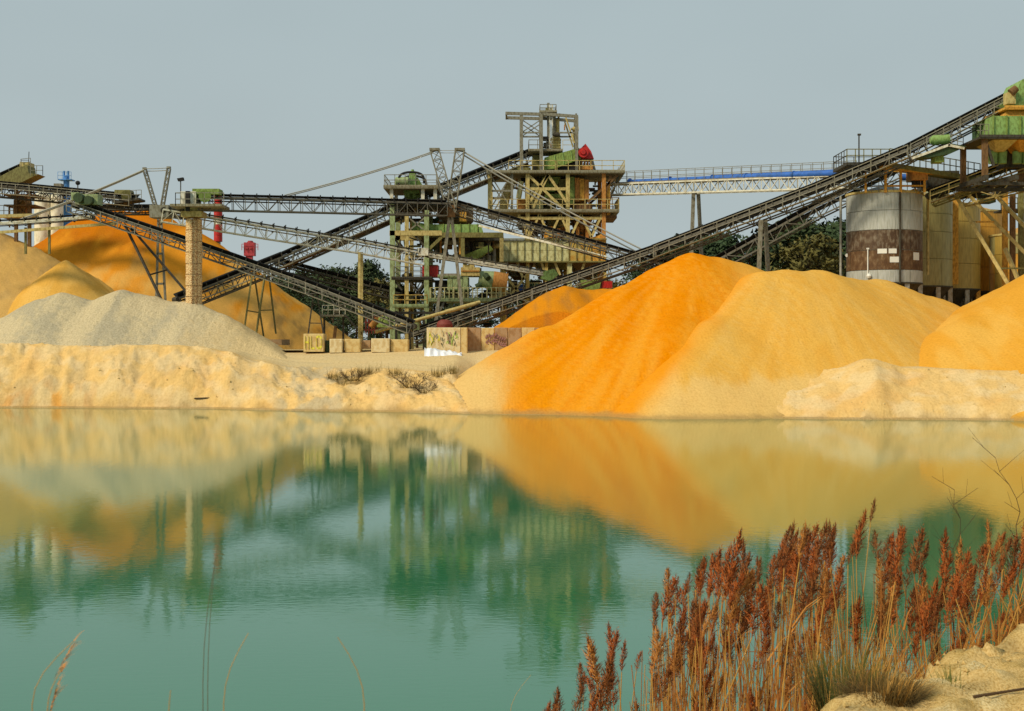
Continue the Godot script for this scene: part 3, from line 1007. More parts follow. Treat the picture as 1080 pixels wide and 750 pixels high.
func build_conveyors() -> void:
	# lower left conveyor: from its head over the great heap down to the middle of the yard
	var t := conveyor("long dark conveyor sloping down from the green drive over the left heap to the yard", [P(80, 214, 124), P(205, 256, 123), P(330, 300, 122), P(436, 341, 121)], {"h": 1.0, "walk": true, "steel": "grey_steel", "w": 1.1})
	var mb := MB.new()
	var hd := P(92, 213, 123.6)
	mb.box(hd + Vector3(0.2, 0.15, 0.2), Vector3(2.1, 0.95, 1.5))
	mb.box(hd + Vector3(-0.9, 0.45, 0.2), Vector3(0.7, 0.7, 1.2))
	part("drive_housing", mb, M.pale_green, t)
	mb = MB.new()
	mb.tube(hd + Vector3(-0.3, 0.2, 1.0), hd + Vector3(-0.3, 0.2, 1.8), 0.45, 0.45, 14)
	mb.tube(hd + Vector3(0.6, 0.0, 1.0), hd + Vector3(0.6, 0.0, 1.7), 0.4, 0.4, 14)
	part("drive_drum", mb, M.dark_green, t)
	mb = MB.new()
	mb.rail([P(70, 214, 124.6), P(104, 223, 124.6)], 1.1, 0.9)
	part("head_railing", mb, M.grey_steel, t)
	conveyor("dark conveyor just behind the lower left one, running down into the wash tower", [P(292, 275, 133), P(440, 313, 136)], {"h": 0.9, "steel": "dark_steel", "w": 1.1})
	leg_frame("conveyor_support", "dark slanting legs carrying the left conveyor over the orange heap", P(136, 238, 123.4), [P(173, 322, 122.5), P(200, 312, 124.0)], [P(132, 238, 123.4), P(138, 240, 124.2)], 0.2, M.dark_steel, [0.62])
	leg_frame("conveyor_support", "thin pair of leaning legs under the conveyor, beside the yellow graffitied block", P(332, 308, 122.5), [P(325, 352, 122.2), P(341, 352, 122.2)], [P(331, 307, 122.3), P(334, 308, 122.3)], 0.12, M.dark_steel, [0.75])
	# the rising conveyor to the screening tower
	t = conveyor("dark conveyor rising from the gravel past the V mast to the screening tower's top", [P(186, 313, 126), P(300, 268, 132), P(430, 211, 138), P(556, 160, 146)], {"h": 1.5, "steel": "grey_steel", "w": 1.2, "walk": true, "panel": 1.4})
	mb = MB.new()
	mb.bar(P(300, 281, 131.6), P(555, 173, 145.6), 0.9, 0.3)
	part("underside_pan", mb, M.rust, t)
	var feet := []
	var heads := []
	leg_frame("conveyor_support", "pair of crossing A-frame legs under the rising conveyor, right of the gravel heap", P(275, 288, 129.5), [P(257, 352, 127.5), P(278, 355, 131.0), P(270, 353, 127.5), P(291, 352, 131.0)], [P(266, 288, 128.4), P(268, 289, 130.6), P(280, 286, 128.6), P(283, 286, 130.6)], 0.15, M.olive, [0.62])
	mb = MB.new()
	pbox(mb, 250, 358, 299, 364, 128, -1.0, 3.6)
	single("support_footing", mb, M.concrete_brown, "low brown concrete footing under the crossing A-frame legs", "footing")
	# level lattice bridge
	t = conveyor("level grey lattice conveyor bridge from the white column to the wash tower", [P(208, 206, 119.5), P(330, 209, 123), P(470, 213, 127.5)], {"h": 1.35, "steel": "grey_steel", "bracket": "belt", "w": 0.9, "panel": 1.0, "trough": 0.1, "chord": 0.11})
	# its head station on the column
	mb = MB.new()
	pbox(mb, 193, 203, 209, 218, 119.5, -0.9, 1.2)
	part("drive_cabinet", mb, M.pale_steel, t)
	mb = MB.new()
	mb.tube(P(216, 207, 118.4), P(216, 207, 120.6), 0.55, 0.55, 14)
	mb.box(P(219, 203, 119.5), Vector3(2.4, 0.5, 1.6))
	part("drive_drum", mb, M.paint_green, t)
	mb = MB.new()
	pbox(mb, 199, 203, 203, 224, 119.5, -1.2, -0.9)
	part("chute", mb, M.dark_gap, t)
	mb = MB.new()
	pbox(mb, 184, 217, 238, 219.5, 119.5, -1.7, 1.7)
	part("platform", mb, M.grating, t)
	mb = MB.new()
	mb.rail([P(185, 217, 117.8), P(236, 217, 117.8)], 1.15, 0.9)
	mb.rail([P(185, 217, 117.8), P(185, 217, 121.2), P(236, 217, 121.2)], 1.15, 0.9)
	part("railing", mb, M.grey_steel, t)
	# white descending bridge
	t = conveyor("whitish lattice conveyor bridge sloping down from the white column across the wash tower", [P(172, 219, 120.5), P(282, 237.5, 123.5), P(378, 252.5, 126), P(447, 265.5, 128)], {"h": 1.3, "steel": "pale_steel", "belt": "grey_steel", "bracket": "dark_gap", "w": 0.8, "panel": 0.95, "trough": 0.03, "chord": 0.1})
	mb = MB.new()
	pbox(mb, 160, 217, 180, 230, 121, -0.8, 0.9)
	part("tail_housing", mb, M.grey_steel, t)
	mb = MB.new()
	pbox(mb, 441, 262, 452, 270, 128, -0.6, 0.6)
	part("transfer_box", mb, M.pale_steel, t)
	t = conveyor("thin pale gangway conveyor continuing the whitish bridge to a light green head cover", [P(452, 266, 128.2), P(540, 280, 130.5), P(586, 288, 132)], {"h": 0.45, "steel": "pale_steel", "belt": "grey_steel", "w": 0.7, "panel": 1.2, "trough": 0.03, "chord": 0.14})
	mb = MB.new()
	ppoly(mb, [[572, 287], [584, 284], [589, 290], [580, 297], [570, 294]], 132, -0.9, 0.9)
	part("head_cover", mb, M.leaf_green, t)
	leg_frame("conveyor_post", "tall slim yellowish post carrying the whitish conveyor bridge, left of the wash tower", P(380, 268, 126), [ground_at(P(379, 0, 125.6)), ground_at(P(381.5, 0, 126.6))], [P(379, 266, 125.6), P(381.5, 266, 126.6)], 0.24, M.dusty_yellow, [0.5, 0.8])
	# dark conveyor down to the right from the V mast
	t = conveyor("dark conveyor hung from the V mast, sloping down right to the long conveyor", [P(478, 213, 129.5), P(590, 246, 127), P(706, 279, 124.5)], {"h": 1.2, "steel": "grey_steel", "w": 1.1, "walk": true, "rail": "dark_steel"})
	mb = MB.new()
	mb.bar(P(505, 238, 127.3), P(640, 271, 124.9), 0.2, 0.2)
	part("cable_tray", mb, M.pale_steel, t)
	# long rising conveyor to the right
	conveyor("very long grey conveyor rising from the yard behind the orange peak to the green hopper", [P(436, 350, 128), P(560, 307, 126.5), P(690, 262, 124), P(860, 197, 118.5), P(955, 157, 115.5), P(1060, 103, 113)], {"h": 1.25, "steel": "grey_steel", "w": 1.2, "walk": true})
	conveyor("second grey conveyor below the longest one, rising to the silo platform", [P(752, 276, 130), P(860, 217, 125.5), P(945, 176, 122)], {"h": 1.2, "steel": "grey_steel", "w": 1.1})
	leg_frame("conveyor_post", "two stout grey posts under the long conveyor, above the pale sand heap", P(805, 233, 119.5), [ground_at(P(797, 0, 119)), ground_at(P(815, 0, 120.4))], [P(802.5, 232, 119.2), P(807, 231, 120)], 0.34, M.grey_steel, [0.04])
	# blue pipe bridge
	t = thing("pipe_bridge", "level footbridge carrying a blue pipe from the screening tower to the silos", "pipe bridge", P(640, 206, 146))
	var a := P(640, 194, 146)
	var b := P(908, 184, 122)
	var sd := Vector3(-(b - a).z, 0, (b - a).x).normalized() * 0.7
	mb = MB.new()
	mb.bar(a, b, 1.5, 0.12)
	part("walkway", mb, M.grating, t)
	for e in [-1.0, 1.0]:
		mb = MB.new()
		var h := Vector3.UP * 1.25
		var dn: Vector3 = (a - h) + sd * e
		mb.bar(a - h + sd * e, b - h + sd * e, 0.12, 0.14)
		mb.bar(a + sd * e - Vector3.UP * 0.1, b + sd * e - Vector3.UP * 0.1, 0.12, 0.14)
		var n := 30
		for k in n:
			var p: Vector3 = (a + sd * e).lerp(b + sd * e, float(k) / n)
			var q: Vector3 = (a + sd * e).lerp(b + sd * e, float(k + 1) / n)
			mb.bar(p, p - h, 0.07, 0.07)
			mb.bar(p - (h if k % 2 else Vector3.ZERO), q - (Vector3.ZERO if k % 2 else h), 0.07, 0.07)
		part("truss_side", mb, M.pale_steel, t)
		mb = MB.new()
		mb.rail([a + sd * e, b + sd * e], 1.2, 1.2, 0.05)
		part("railing", mb, M.grey_steel, t)
	var pa := P(664, 192, 143.3)
	var pb := P(905, 181.5, 121.5)
	mb = MB.new()
	mb.tube(pa, pa.lerp(pb, 0.42), 0.26, 0.26, 10)
	mb.tube(pa.lerp(pb, 0.4), pb, 0.34, 0.34, 10)
	for k in [0.0, 0.2, 0.4, 0.55, 0.75, 0.95]:
		mb.tube(pa.lerp(pb, k), pa.lerp(pb, k + 0.004), 0.4, 0.4, 10)
	part("blue_pipe", mb, M.blue_paint, t)
	leg_frame("bridge_support", "pair of tall grey legs carrying the blue pipe bridge", P(733, 206, 137.6), [ground_at(P(725.5, 0, 137)), ground_at(P(745, 0, 138.2))], [P(731.5, 204, 137), P(736.5, 204, 138)], 0.36, M.grey_steel, [0.0, 0.35])
	# V masts and their stays
	v_mast("tall grey V-shaped lattice mast on two legs in front of the wash tower", P(458.5, 159, 128), P(485, 159, 128), P(476, 224, 128), [[P(475, 222, 128), P(458, 352, 128)], [P(475.5, 222, 128), P(490.5, 352, 128)]], 0.85, M.grey_steel, [0.52])
	v_mast("dark V-shaped mast standing on the left orange heap", P(152.5, 179, 127), P(178, 178, 127), P(168.5, 236, 127), [[P(167, 234, 127), P(164.5, 330, 127)], [P(170, 234, 127), P(175, 330, 127)]], 0.3, M.grey_steel, [0.35, 0.68], 0.2)
	stay("thin double stay cable from the V mast's left arm to the level bridge", [[P(456, 160, 128), P(300, 206, 122)], [P(456, 161.5, 128.6), P(300, 207.5, 122.8)]])
	stay("pair of stay cables from the V mast's right arm to the tower's lower conveyor", [[P(488, 159.5, 127.8), P(697, 273, 124.2)], [P(488, 163, 128.6), P(690, 275, 125.2)]], 0.075)
	stay("pale stay running down left from the dark V mast over the conveyors", [[P(152, 179, 126.6), P(8, 236, 126)], [P(152, 180, 127.4), P(8, 237.5, 127)]], 0.085)
	mb = MB.new()
	stay("thin cables between the two arms of the grey V mast", [[P(459, 158.5, 127.7), P(485, 158.5, 127.7)], [P(459, 161, 128.3), P(485, 161, 128.3)]], 0.03)
	stay("thin cables between the two arms of the dark V mast", [[P(153, 178, 126.8), P(178, 177, 126.8)], [P(153, 180.5, 127.2), P(178, 179.5, 127.2)]], 0.04)
	# white column under the bridges
	t = thing("bridge_column", "rust-streaked whitish round column carrying the bridge ends, above the gravel heap", "column", ground_at(P(204.5, 0, 120)))
	var c := P(204.5, 300, 120)
	for k in 12:   # stacked casing rings
		mb = MB.new()
		var y0 := YARD - 0.2 + k * 1.0
		var r := 0.72 if k % 2 else 0.74
		mb.lathe(Vector3(c.x, y0, c.z), [[r - 0.03, 0.0], [r, 0.03], [r, 0.94], [r - 0.03, 0.97]], 18)
		part("casing_ring", mb, M.column_paint, t)
	mb = MB.new()
	mb.box(Vector3(c.x, YARD + 12.2, c.z), Vector3(1.9, 0.5, 1.9))
	mb.box(Vector3(c.x, YARD + 12.6, c.z), Vector3(1.3, 0.35, 1.5))
	part("cap", mb, M.dusty_yellow, t)
	mb = MB.new()
	for e in [-0.22, 0.22]:
		mb.bar(Vector3(c.x + 0.25 + e, YARD, c.z + 0.8), Vector3(c.x + 0.25 + e, YARD + 12.5, c.z + 0.8), 0.05, 0.05)
	for k in 40:
		mb.bar(Vector3(c.x + 0.03, YARD + 0.3 * k + 0.3, c.z + 0.8), Vector3(c.x + 0.47, YARD + 0.3 * k + 0.3, c.z + 0.8), 0.035, 0.035)
	part("ladder", mb, M.rust, t)
	# small lamps on posts
	for a_ in [[190.5, 189, 222, 120.6, "floodlight on a thin post beside the dark V mast"], [82, 193, 215, 125, "dark ball lamp on a thin post above the left conveyor head"]]:
		t = thing("lamp_post", a_[4], "lamp post", P(a_[0], a_[2], a_[3]))
		B("post", M.dark_steel, t, P(a_[0], a_[2], a_[3]), P(a_[0], a_[1], a_[3]), 0.08)
		mb = MB.new()
		var q := P(a_[0], a_[1], a_[3])
		if a_[0] < 100:
			mb.lathe(q, [[0.02, -0.22], [0.18, -0.14], [0.24, 0.0], [0.18, 0.15], [0.02, 0.22]], 12)
		else:
			mb.prism([q + Vector3(-0.3, 0.05, 0.2), q + Vector3(0.25, 0.15, 0.2), q + Vector3(0.3, -0.12, 0.2), q + Vector3(-0.2, -0.2, 0.2)], Vector3(0, 0, -0.4))
		part("lamp_head", mb, M.dark_gap, t)

func v_mast(label: String, l: Vector3, r: Vector3, foot: Vector3, legs: Array, w: float, m: Material, rungs: Array, leg := 0.3) -> void:
	var t := thing("lattice_mast", label, "mast", ground_at(foot))
	for e in [l, r]:
		var mb := MB.new()
		lattice_mast(mb, e, foot + Vector3((foot.x - e.x) * 0.05, 0, 0.0), w, 0.11 if w > 0.5 else 0.08, 0.95 if w > 0.5 else 0.6)
		mb.box(e + Vector3(0, 0.1, 0), Vector3(w * 1.15, 0.22, w * 1.15))
		part("arm", mb, m, t)
	for g in legs:
		var mb := MB.new()
		mb.bar(g[0], g[1], leg, leg)
		part("leg", mb, m, t)
	for y in rungs:
		B("cross_bar", m, t, legs[0][0].lerp(legs[0][1], y), legs[1][0].lerp(legs[1][1], y), 0.2)
	var mb2 := MB.new()
	mb2.box(foot + Vector3(0, 0.1, 0), Vector3(w * 0.9, w * 1.3, w))
	part("hinge_block", mb2, M.rust, t)

func stay(label: String, lines: Array, r := 0.055) -> void:
	var t := thing("cable_stay", label, "cable", lines[0][1], "stay cables of the masts")
	for l in lines:
		var mb := MB.new()
		var a: Vector3 = l[0]
		var b: Vector3 = l[1]
		var last := a
		for k in 6:
			var u := (k + 1) / 6.0
			var q := a.lerp(b, u) - Vector3.UP * (a.distance_to(b) * 0.012 * 4.0 * u * (1.0 - u))
			mb.tube(last, q, r, r, 5, false)
			last = q
		part("cable", mb, M.cable, t)


# ------------------------------------------------------------------ the far left plant
func build_left_plant() -> void:
	# white silos and blue filter tower behind
	for a in [[45, 206, 17, "left of two cream silos behind the left conveyor"], [60, 207, 13, "right of two cream silos behind the left conveyor"]]:
		var t := thing("white_silo", a[3], "silo", ground_at(P(a[0], 0, 158)))
		var c := ground_at(P(a[0], 0, 158))
		var top := P(0, a[1], 158).y - c.y
		for k in 5:
			var mb := MB.new()
			var r: float = a[2] * 0.5 * 158 / F
			mb.lathe(c + Vector3.UP * (3.0 + (top - 3.0) * k / 5.0), [[r - 0.05, 0], [r, 0.06], [r, (top - 3.0) / 5.0 - 0.06], [r - 0.05, (top - 3.0) / 5.0]], 20)
			part("shell_ring", mb, M.white_paint, t)
		var mb := MB.new()
		mb.lathe(c + Vector3.UP * top, [[a[2] * 0.5 * 158 / F, 0], [0.3, 0.6], [0.0, 0.62]], 20)
		part("roof", mb, M.white_paint, t)
		for e in [-1.0, 1.0]:
			B("leg", M.grey_steel, t, c + Vector3(e * 0.8, 0, 0.8), c + Vector3(e * 0.8, 3.0, 0.8), 0.25)
			B("leg", M.grey_steel, t, c + Vector3(e * 0.8, 0, -0.8), c + Vector3(e * 0.8, 3.0, -0.8), 0.25)
	var t := thing("filter_tower", "bright blue filter tower with two stub pipes behind the left conveyors", "filter tower", ground_at(P(70, 0, 160)))
	var c := ground_at(P(70, 0, 160))
	var mb := MB.new()
	mb.lathe(c, [[0.62, 0], [0.62, P(0, 212, 160).y - YARD], [0.35, P(0, 206, 160).y - YARD], [0.35, P(0, 184, 160).y - YARD]], 16)
	part("casing", mb, M.light_blue, t)
	for e in [-0.28, 0.22]:
		mb = MB.new()
		var q := Vector3(c.x + e, P(0, 190, 160).y, c.z)
		mb.tube(q, q + Vector3.UP * 1.1, 0.13, 0.13, 8)
		part("stub_pipe", mb, M.light_blue, t)
	mb = MB.new()
	mb.box(Vector3(c.x, P(0, 190, 160).y, c.z), Vector3(1.6, 0.12, 1.4))
	part("platform", mb, M.light_blue, t)
	mb = MB.new()
	mb.rail([Vector3(c.x - 0.8, P(0, 190, 160).y, c.z + 0.7), Vector3(c.x + 0.8, P(0, 190, 160).y, c.z + 0.7)], 0.9, 0.5, 0.04)
	part("railing", mb, M.light_blue, t)
	mb = MB.new()
	pbox(mb, 58, 194, 66, 214, 159, -0.5, 0.5)
	single("grey_cabinet", mb, M.grey_steel, "narrow grey hoist box left of the blue filter tower", "hoist box")
	# the upper left conveyor with its pan-shaped head, on a rusty tower
	t = conveyor("short conveyor rising from the left edge to a railed head with an antenna", [P(-60, 217, 139), P(-10, 192, 138), P(28, 175, 137.5)], {"h": 0.9, "steel": "olive", "w": 1.3})
	mb = MB.new()
	ppoly(mb, [[-12, 196], [22, 178], [33, 176], [34, 184], [44, 185], [28, 193], [12, 197]], 137.5, -1.1, 1.1)
	part("head_pan", mb, M.olive, t)
	mb = MB.new()
	pbox(mb, 24, 172, 33, 182, 137.5, -0.9, 0.9)
	part("head_box", mb, M.dusty_yellow, t)
	mb = MB.new()
	mb.rail([P(32, 185, 136.2), P(45, 185, 136.2), P(45, 185, 138.8)], 1.0, 0.6, 0.05)
	mb.rail([P(22, 176, 136.4), P(32, 175, 136.4)], 0.8, 1.0, 0.05)
	part("railing", mb, M.grey_steel, t)
	mb = MB.new()
	mb.bar(P(30, 176, 137), P(30.5, 160, 137), 0.06, 0.06)
	mb.bar(P(22.5, 176, 137), P(22, 168, 137), 0.06, 0.06)
	mb.bar(P(22, 169, 137), P(30, 169, 137), 0.05, 0.05)
	part("antenna", mb, M.dark_steel, t)
	t = thing("rusty_tower", "rust-brown steel tower under the upper left conveyor head", "steel tower", ground_at(P(24, 0, 138)))
	for x in [17.0, 31.0]:
		for z in [136.8, 139.4]:
			B("column", M.rust, t, P(x, 194, z), ground_at(P(x, 0, z)), 0.32)
	mb = MB.new()
	pbox(mb, 18, 212, 30, 227, 138, -1.0, 1.0)
	part("rusty_hopper", mb, M.rust_orange, t)
	for y in [205.0, 216.0, 229.0]:
		mb = MB.new()
		pbox(mb, 5, y, 38, y + 1.6, 136.8, -0.3, 2.8)
		part("floor", mb, M.rust, t)
	mb = MB.new()
	for y in [[194.0, 205.0], [205.0, 216.0], [216.0, 229.0]]:
		mb.bar(P(17, y[0], 136.8), P(31, y[1], 136.8), 0.12, 0.12)
		mb.bar(P(31, y[0], 136.8), P(17, y[1], 136.8), 0.12, 0.12)
	mb.bar(P(10, 216, 136.8), P(10, 240, 136.8), 0.12, 0.12)
	part("brace", mb, M.rust, t)
	mb = MB.new()
	mb.rail([P(-6, 228, 136), P(14, 228, 136)], 1.1, 0.5, 0.06)
	part("railing", mb, M.grey_steel, t)
	# nearly level dark conveyor
	t = conveyor("nearly level dark conveyor from the left edge, ending above the orange heap", [P(-60, 189, 136), P(40, 198, 134), P(144, 208, 132)], {"h": 1.3, "steel": "dark_steel", "w": 1.2, "walk": true, "rail": "grey_steel", "panel": 1.1})
	mb = MB.new()
	mb.tube(P(133, 206, 131), P(133, 206, 133), 0.5, 0.5, 14)
	mb.box(P(131, 203.5, 132), Vector3(1.5, 0.45, 1.5))
	part("head_drum", mb, M.olive, t)
	mb = MB.new()
	ppoly(mb, [[120, 213], [150, 210], [150, 212], [124, 216]], 132, -1.1, 1.1)
	part("platform", mb, M.dark_steel, t)
	mb = MB.new()
	mb.rail([P(138, 210.5, 130.9), P(149, 210, 130.9)], 0.9, 0.5, 0.05)
	part("railing", mb, M.grey_steel, t)
	conveyor("dark conveyor behind the V mast along the top of the orange heap", [P(104, 219, 138), P(168, 219, 134), P(196, 224, 130)], {"h": 0.7, "steel": "dark_steel", "w": 0.9})
	# pale low conveyor at the left edge
	t = conveyor("thin pale conveyor at the left edge just above the dull yellow heap", [P(-50, 235, 125), P(20, 232, 125.5), P(97, 226, 126)], {"h": 0.35, "steel": "pale_steel", "w": 0.6, "trough": 0.05, "chord": 0.09})
	for a in [[52, 240, 268, 126], [27, 240, 268, 126]]:
		B("leg", M.olive, t, P(a[0], a[1], a[3]), P(a[0], a[2], a[3]), 0.2)
	mb = MB.new()
	mb.bar(P(-50, 249, 125), P(124, 235.5, 126), 0.25, 0.26)
	part("lower_beam", mb, M.dusty_yellow, t)
	mb = MB.new()
	mb.bar(P(-30, 229, 127), P(40, 227, 128), 0.6, 0.3)
	single("gutter", mb, M.dusty_yellow, "dusty yellow gutter beam behind the thin pale conveyor", "gutter")
	# red and white mast, pink machine behind
	t = thing("striped_mast", "thick red and white banded mast beside the white column", "mast", ground_at(P(230, 0, 160)))
	for k in 8:
		mb = MB.new()
		var y0 := P(0, 255 - k * 6.0, 160).y
		var q := P(230, 0, 160)
		mb.lathe(Vector3(q.x, y0, q.z), [[0.5, 0], [0.52, 0.03], [0.52, 0.64], [0.5, 0.68]], 12)
		part("band", mb, M.white_paint if k == 3 else M.red_paint, t)
	B("post", M.grey_steel, t, ground_at(P(230, 0, 160)), P(230, 255, 160), 0.5)
	t = thing("pink_tower", "small pinkish red machine top showing above the crossing conveyors", "machine", ground_at(P(263, 0, 150)))
	mb = MB.new()
	pbox(mb, 258, 256, 269, 270, 150, -0.5, 0.5)
	mb.tube(P(264, 256, 150), P(264, 254, 150), 0.4, 0.25, 10)
	part("casing", mb, M.pink_paint, t)
	B("post", M.pink_paint, t, P(263, 270, 150), ground_at(P(263, 0, 150)), 0.7)
	mb = MB.new()
	mb.rail([P(255, 264, 149.3), P(272, 264, 149.3)], 0.7, 0.5, 0.06)
	part("railing", mb, M.pink_paint, t)
	# the little railed platform in front of the dark bushes
	t = thing("service_platform", "small grey railed platform with stair in front of the dark bushes", "platform", ground_at(P(352, 0, 127)))
	mb = MB.new()
	pbox(mb, 339, 332, 364, 334, 127, -0.8, 0.8)
	part("floor", mb, M.grey_steel, t)
	mb = MB.new()
	mb.rail([P(340, 332, 126.2), P(364, 332, 126.2)], 0.9, 0.55, 0.05)
	mb.rail([P(340, 332, 127.8), P(364, 332, 127.8)], 0.9, 0.55, 0.05)
	part("railing", mb, M.pale_steel, t)
	mb = MB.new()
	mb.tube(P(352, 328, 126.6), P(358, 328, 126.6), 0.3, 0.3, 10)
	part("motor", mb, M.grey_steel, t)
	for x in [342.0, 362.0]:
		B("leg", M.dark_steel, t, P(x, 334, 127), ground_at(P(x, 0, 127)), 0.18)
	mb = MB.new()
	mb.bar(P(364, 332, 126.5), P(381, 352, 126.5), 0.7, 0.12)
	mb.bar(P(364, 324, 126.2), P(381, 344, 126.2), 0.05, 0.05)
	part("stair", mb, M.dark_steel, t)
	mb = MB.new()
	mb.bar(P(354, 344, 124), P(352.5, 357, 124), 0.28, 0.22)
	single("rusty_post", mb, M.rust, "short leaning rusty post behind the small concrete blocks", "post")


# ------------------------------------------------------------------ the screening tower (tall, middle)
func floor_slab(t: Node3D, x0: float, x1: float, y: float, d: float, near: float, far: float, m: Material, thick := 0.3) -> void:
	var mb := MB.new()
	var top := P(0, y, d).y
	var a := P(x0, y, d)
	var b := P(x1, y, d)
	mb.box(Vector3((a.x + b.x) / 2, top - thick * 0.3 - 0.02, -d - (near + far) / 2), Vector3(b.x - a.x, thick * 0.6, far - near))
	mb.bar(Vector3(a.x, top + 0.02, -d - near), Vector3(b.x, top + 0.02, -d - near), 0.08, 0.2)
	part("floor", mb, m, t)

func rail_round(t: Node3D, x0: float, x1: float, y: float, d: float, near: float, far: float, m: Material, h := 1.1) -> void:
	var a := Q(x0, y, d, near)
	var b := Q(x1, y, d, near)
	var mb := MB.new()
	mb.rail([a + Vector3(0.04, 0, -0.04), b + Vector3(-0.04, 0, -0.04)], h, 1.15, 0.065)
	part("railing", mb, m, t)
	mb = MB.new()
	mb.rail([Q(x0, y, d, far) + Vector3(0.04, 0, -0.06), Q(x0, y, d, near) + Vector3(0.04, 0, -0.12)], h, 1.4, 0.055)
	mb.rail([Q(x1, y, d, near) + Vector3(-0.04, 0, -0.12), Q(x1, y, d, far) + Vector3(-0.04, 0, -0.06), Q(x0, y, d, far) + Vector3(0.1, 0, -0.06)], h, 1.4, 0.055)
	part("railing", mb, m, t)

func cross(t: Node3D, a: Vector3, b: Vector3, c: Vector3, d: Vector3, w: float, m: Material) -> void:   # corners going round
	B("brace", m, t, a, c, w)
	B("brace", m, t, b, d, w)

func stair(t: Node3D, a: Vector3, b: Vector3) -> void:   # two strings, treads and a handrail
	var mb := MB.new()
	var side := Vector3(0, 0, 0.4)
	for e in [side, -side]:
		mb.bar(a + e, b + e, 0.06, 0.2)
		mb.bar(a + e + Vector3.UP * 0.95, b + e + Vector3.UP * 0.95, 0.05, 0.05)
	var n := int((b.y - a.y) / 0.24)
	for k in n:
		var p := a.lerp(b, (k + 0.5) / n)
		mb.box(p, Vector3(0.24, 0.04, 0.78))
		if k % 4 == 0:
			mb.bar(p + side, p + side + Vector3.UP * 0.95, 0.05, 0.05)
	part("stair", mb, M.grey_steel, t)

func clutter(t: Node3D, seed_: int, x0: float, x1: float, y0: float, y1: float, d: float, near: float, far: float, n: int) -> void:   # the pipes, brackets, ducts and motors that fill a storey
	var r := RandomNumberGenerator.new()
	r.seed = seed_
	for k in n:
		var z := r.randf_range(near, far)
		var p := Q(r.randf_range(x0, x1), r.randf_range(y0, y1), d, z)
		var mb := MB.new()
		var key: String = ["dark_steel", "dark_gap", "olive", "rust", "dark_steel", "dark_green", "dusty_yellow", "grey_steel", "rust_orange"][r.randi() % 9]
		match r.randi() % 5:
			0:
				var q := p + Vector3(0, r.randf_range(1.0, 3.0), 0)
				q.y = minf(q.y, Q(0, y0, d).y)
				mb.tube(p, q, 0.1, 0.1, 7)
				part("pipe", mb, M[key], t)
			1:
				var q := p + Vector3(r.randf_range(-2.5, 2.5), 0, 0)
				q.x = clampf(q.x, Q(x0, 0, d).x, Q(x1, 0, d).x)
				mb.bar(p, q + Vector3(0.01, 0, 0), 0.16, 0.2)
				part("beam", mb, M[key], t)
			2:
				var q := p + Vector3(r.randf_range(-1.2, 1.2), r.randf_range(0.8, 1.8), r.randf_range(-0.3, 0.3))
				q.y = minf(q.y, Q(0, y0, d).y)
				mb.bar(p, q, 0.13, 0.13)
				part("brace", mb, M[key], t)
			3:
				mb.box(p, Vector3(r.randf_range(0.3, 0.9), r.randf_range(0.3, 0.8), r.randf_range(0.3, 0.8)))
				mb.box(p + Vector3(0, -0.25, 0), Vector3(1.0, 0.1, 0.9))
				part("junction_box", mb, M[key], t)
			_:
				mb.tube(p, p + Vector3(r.randf_range(0.5, 0.9), 0, 0), 0.26, 0.26, 10)
				mb.tube(p + Vector3(-0.2, 0, 0), p, 0.1, 0.18, 8)
				part("motor", mb, M[key], t)

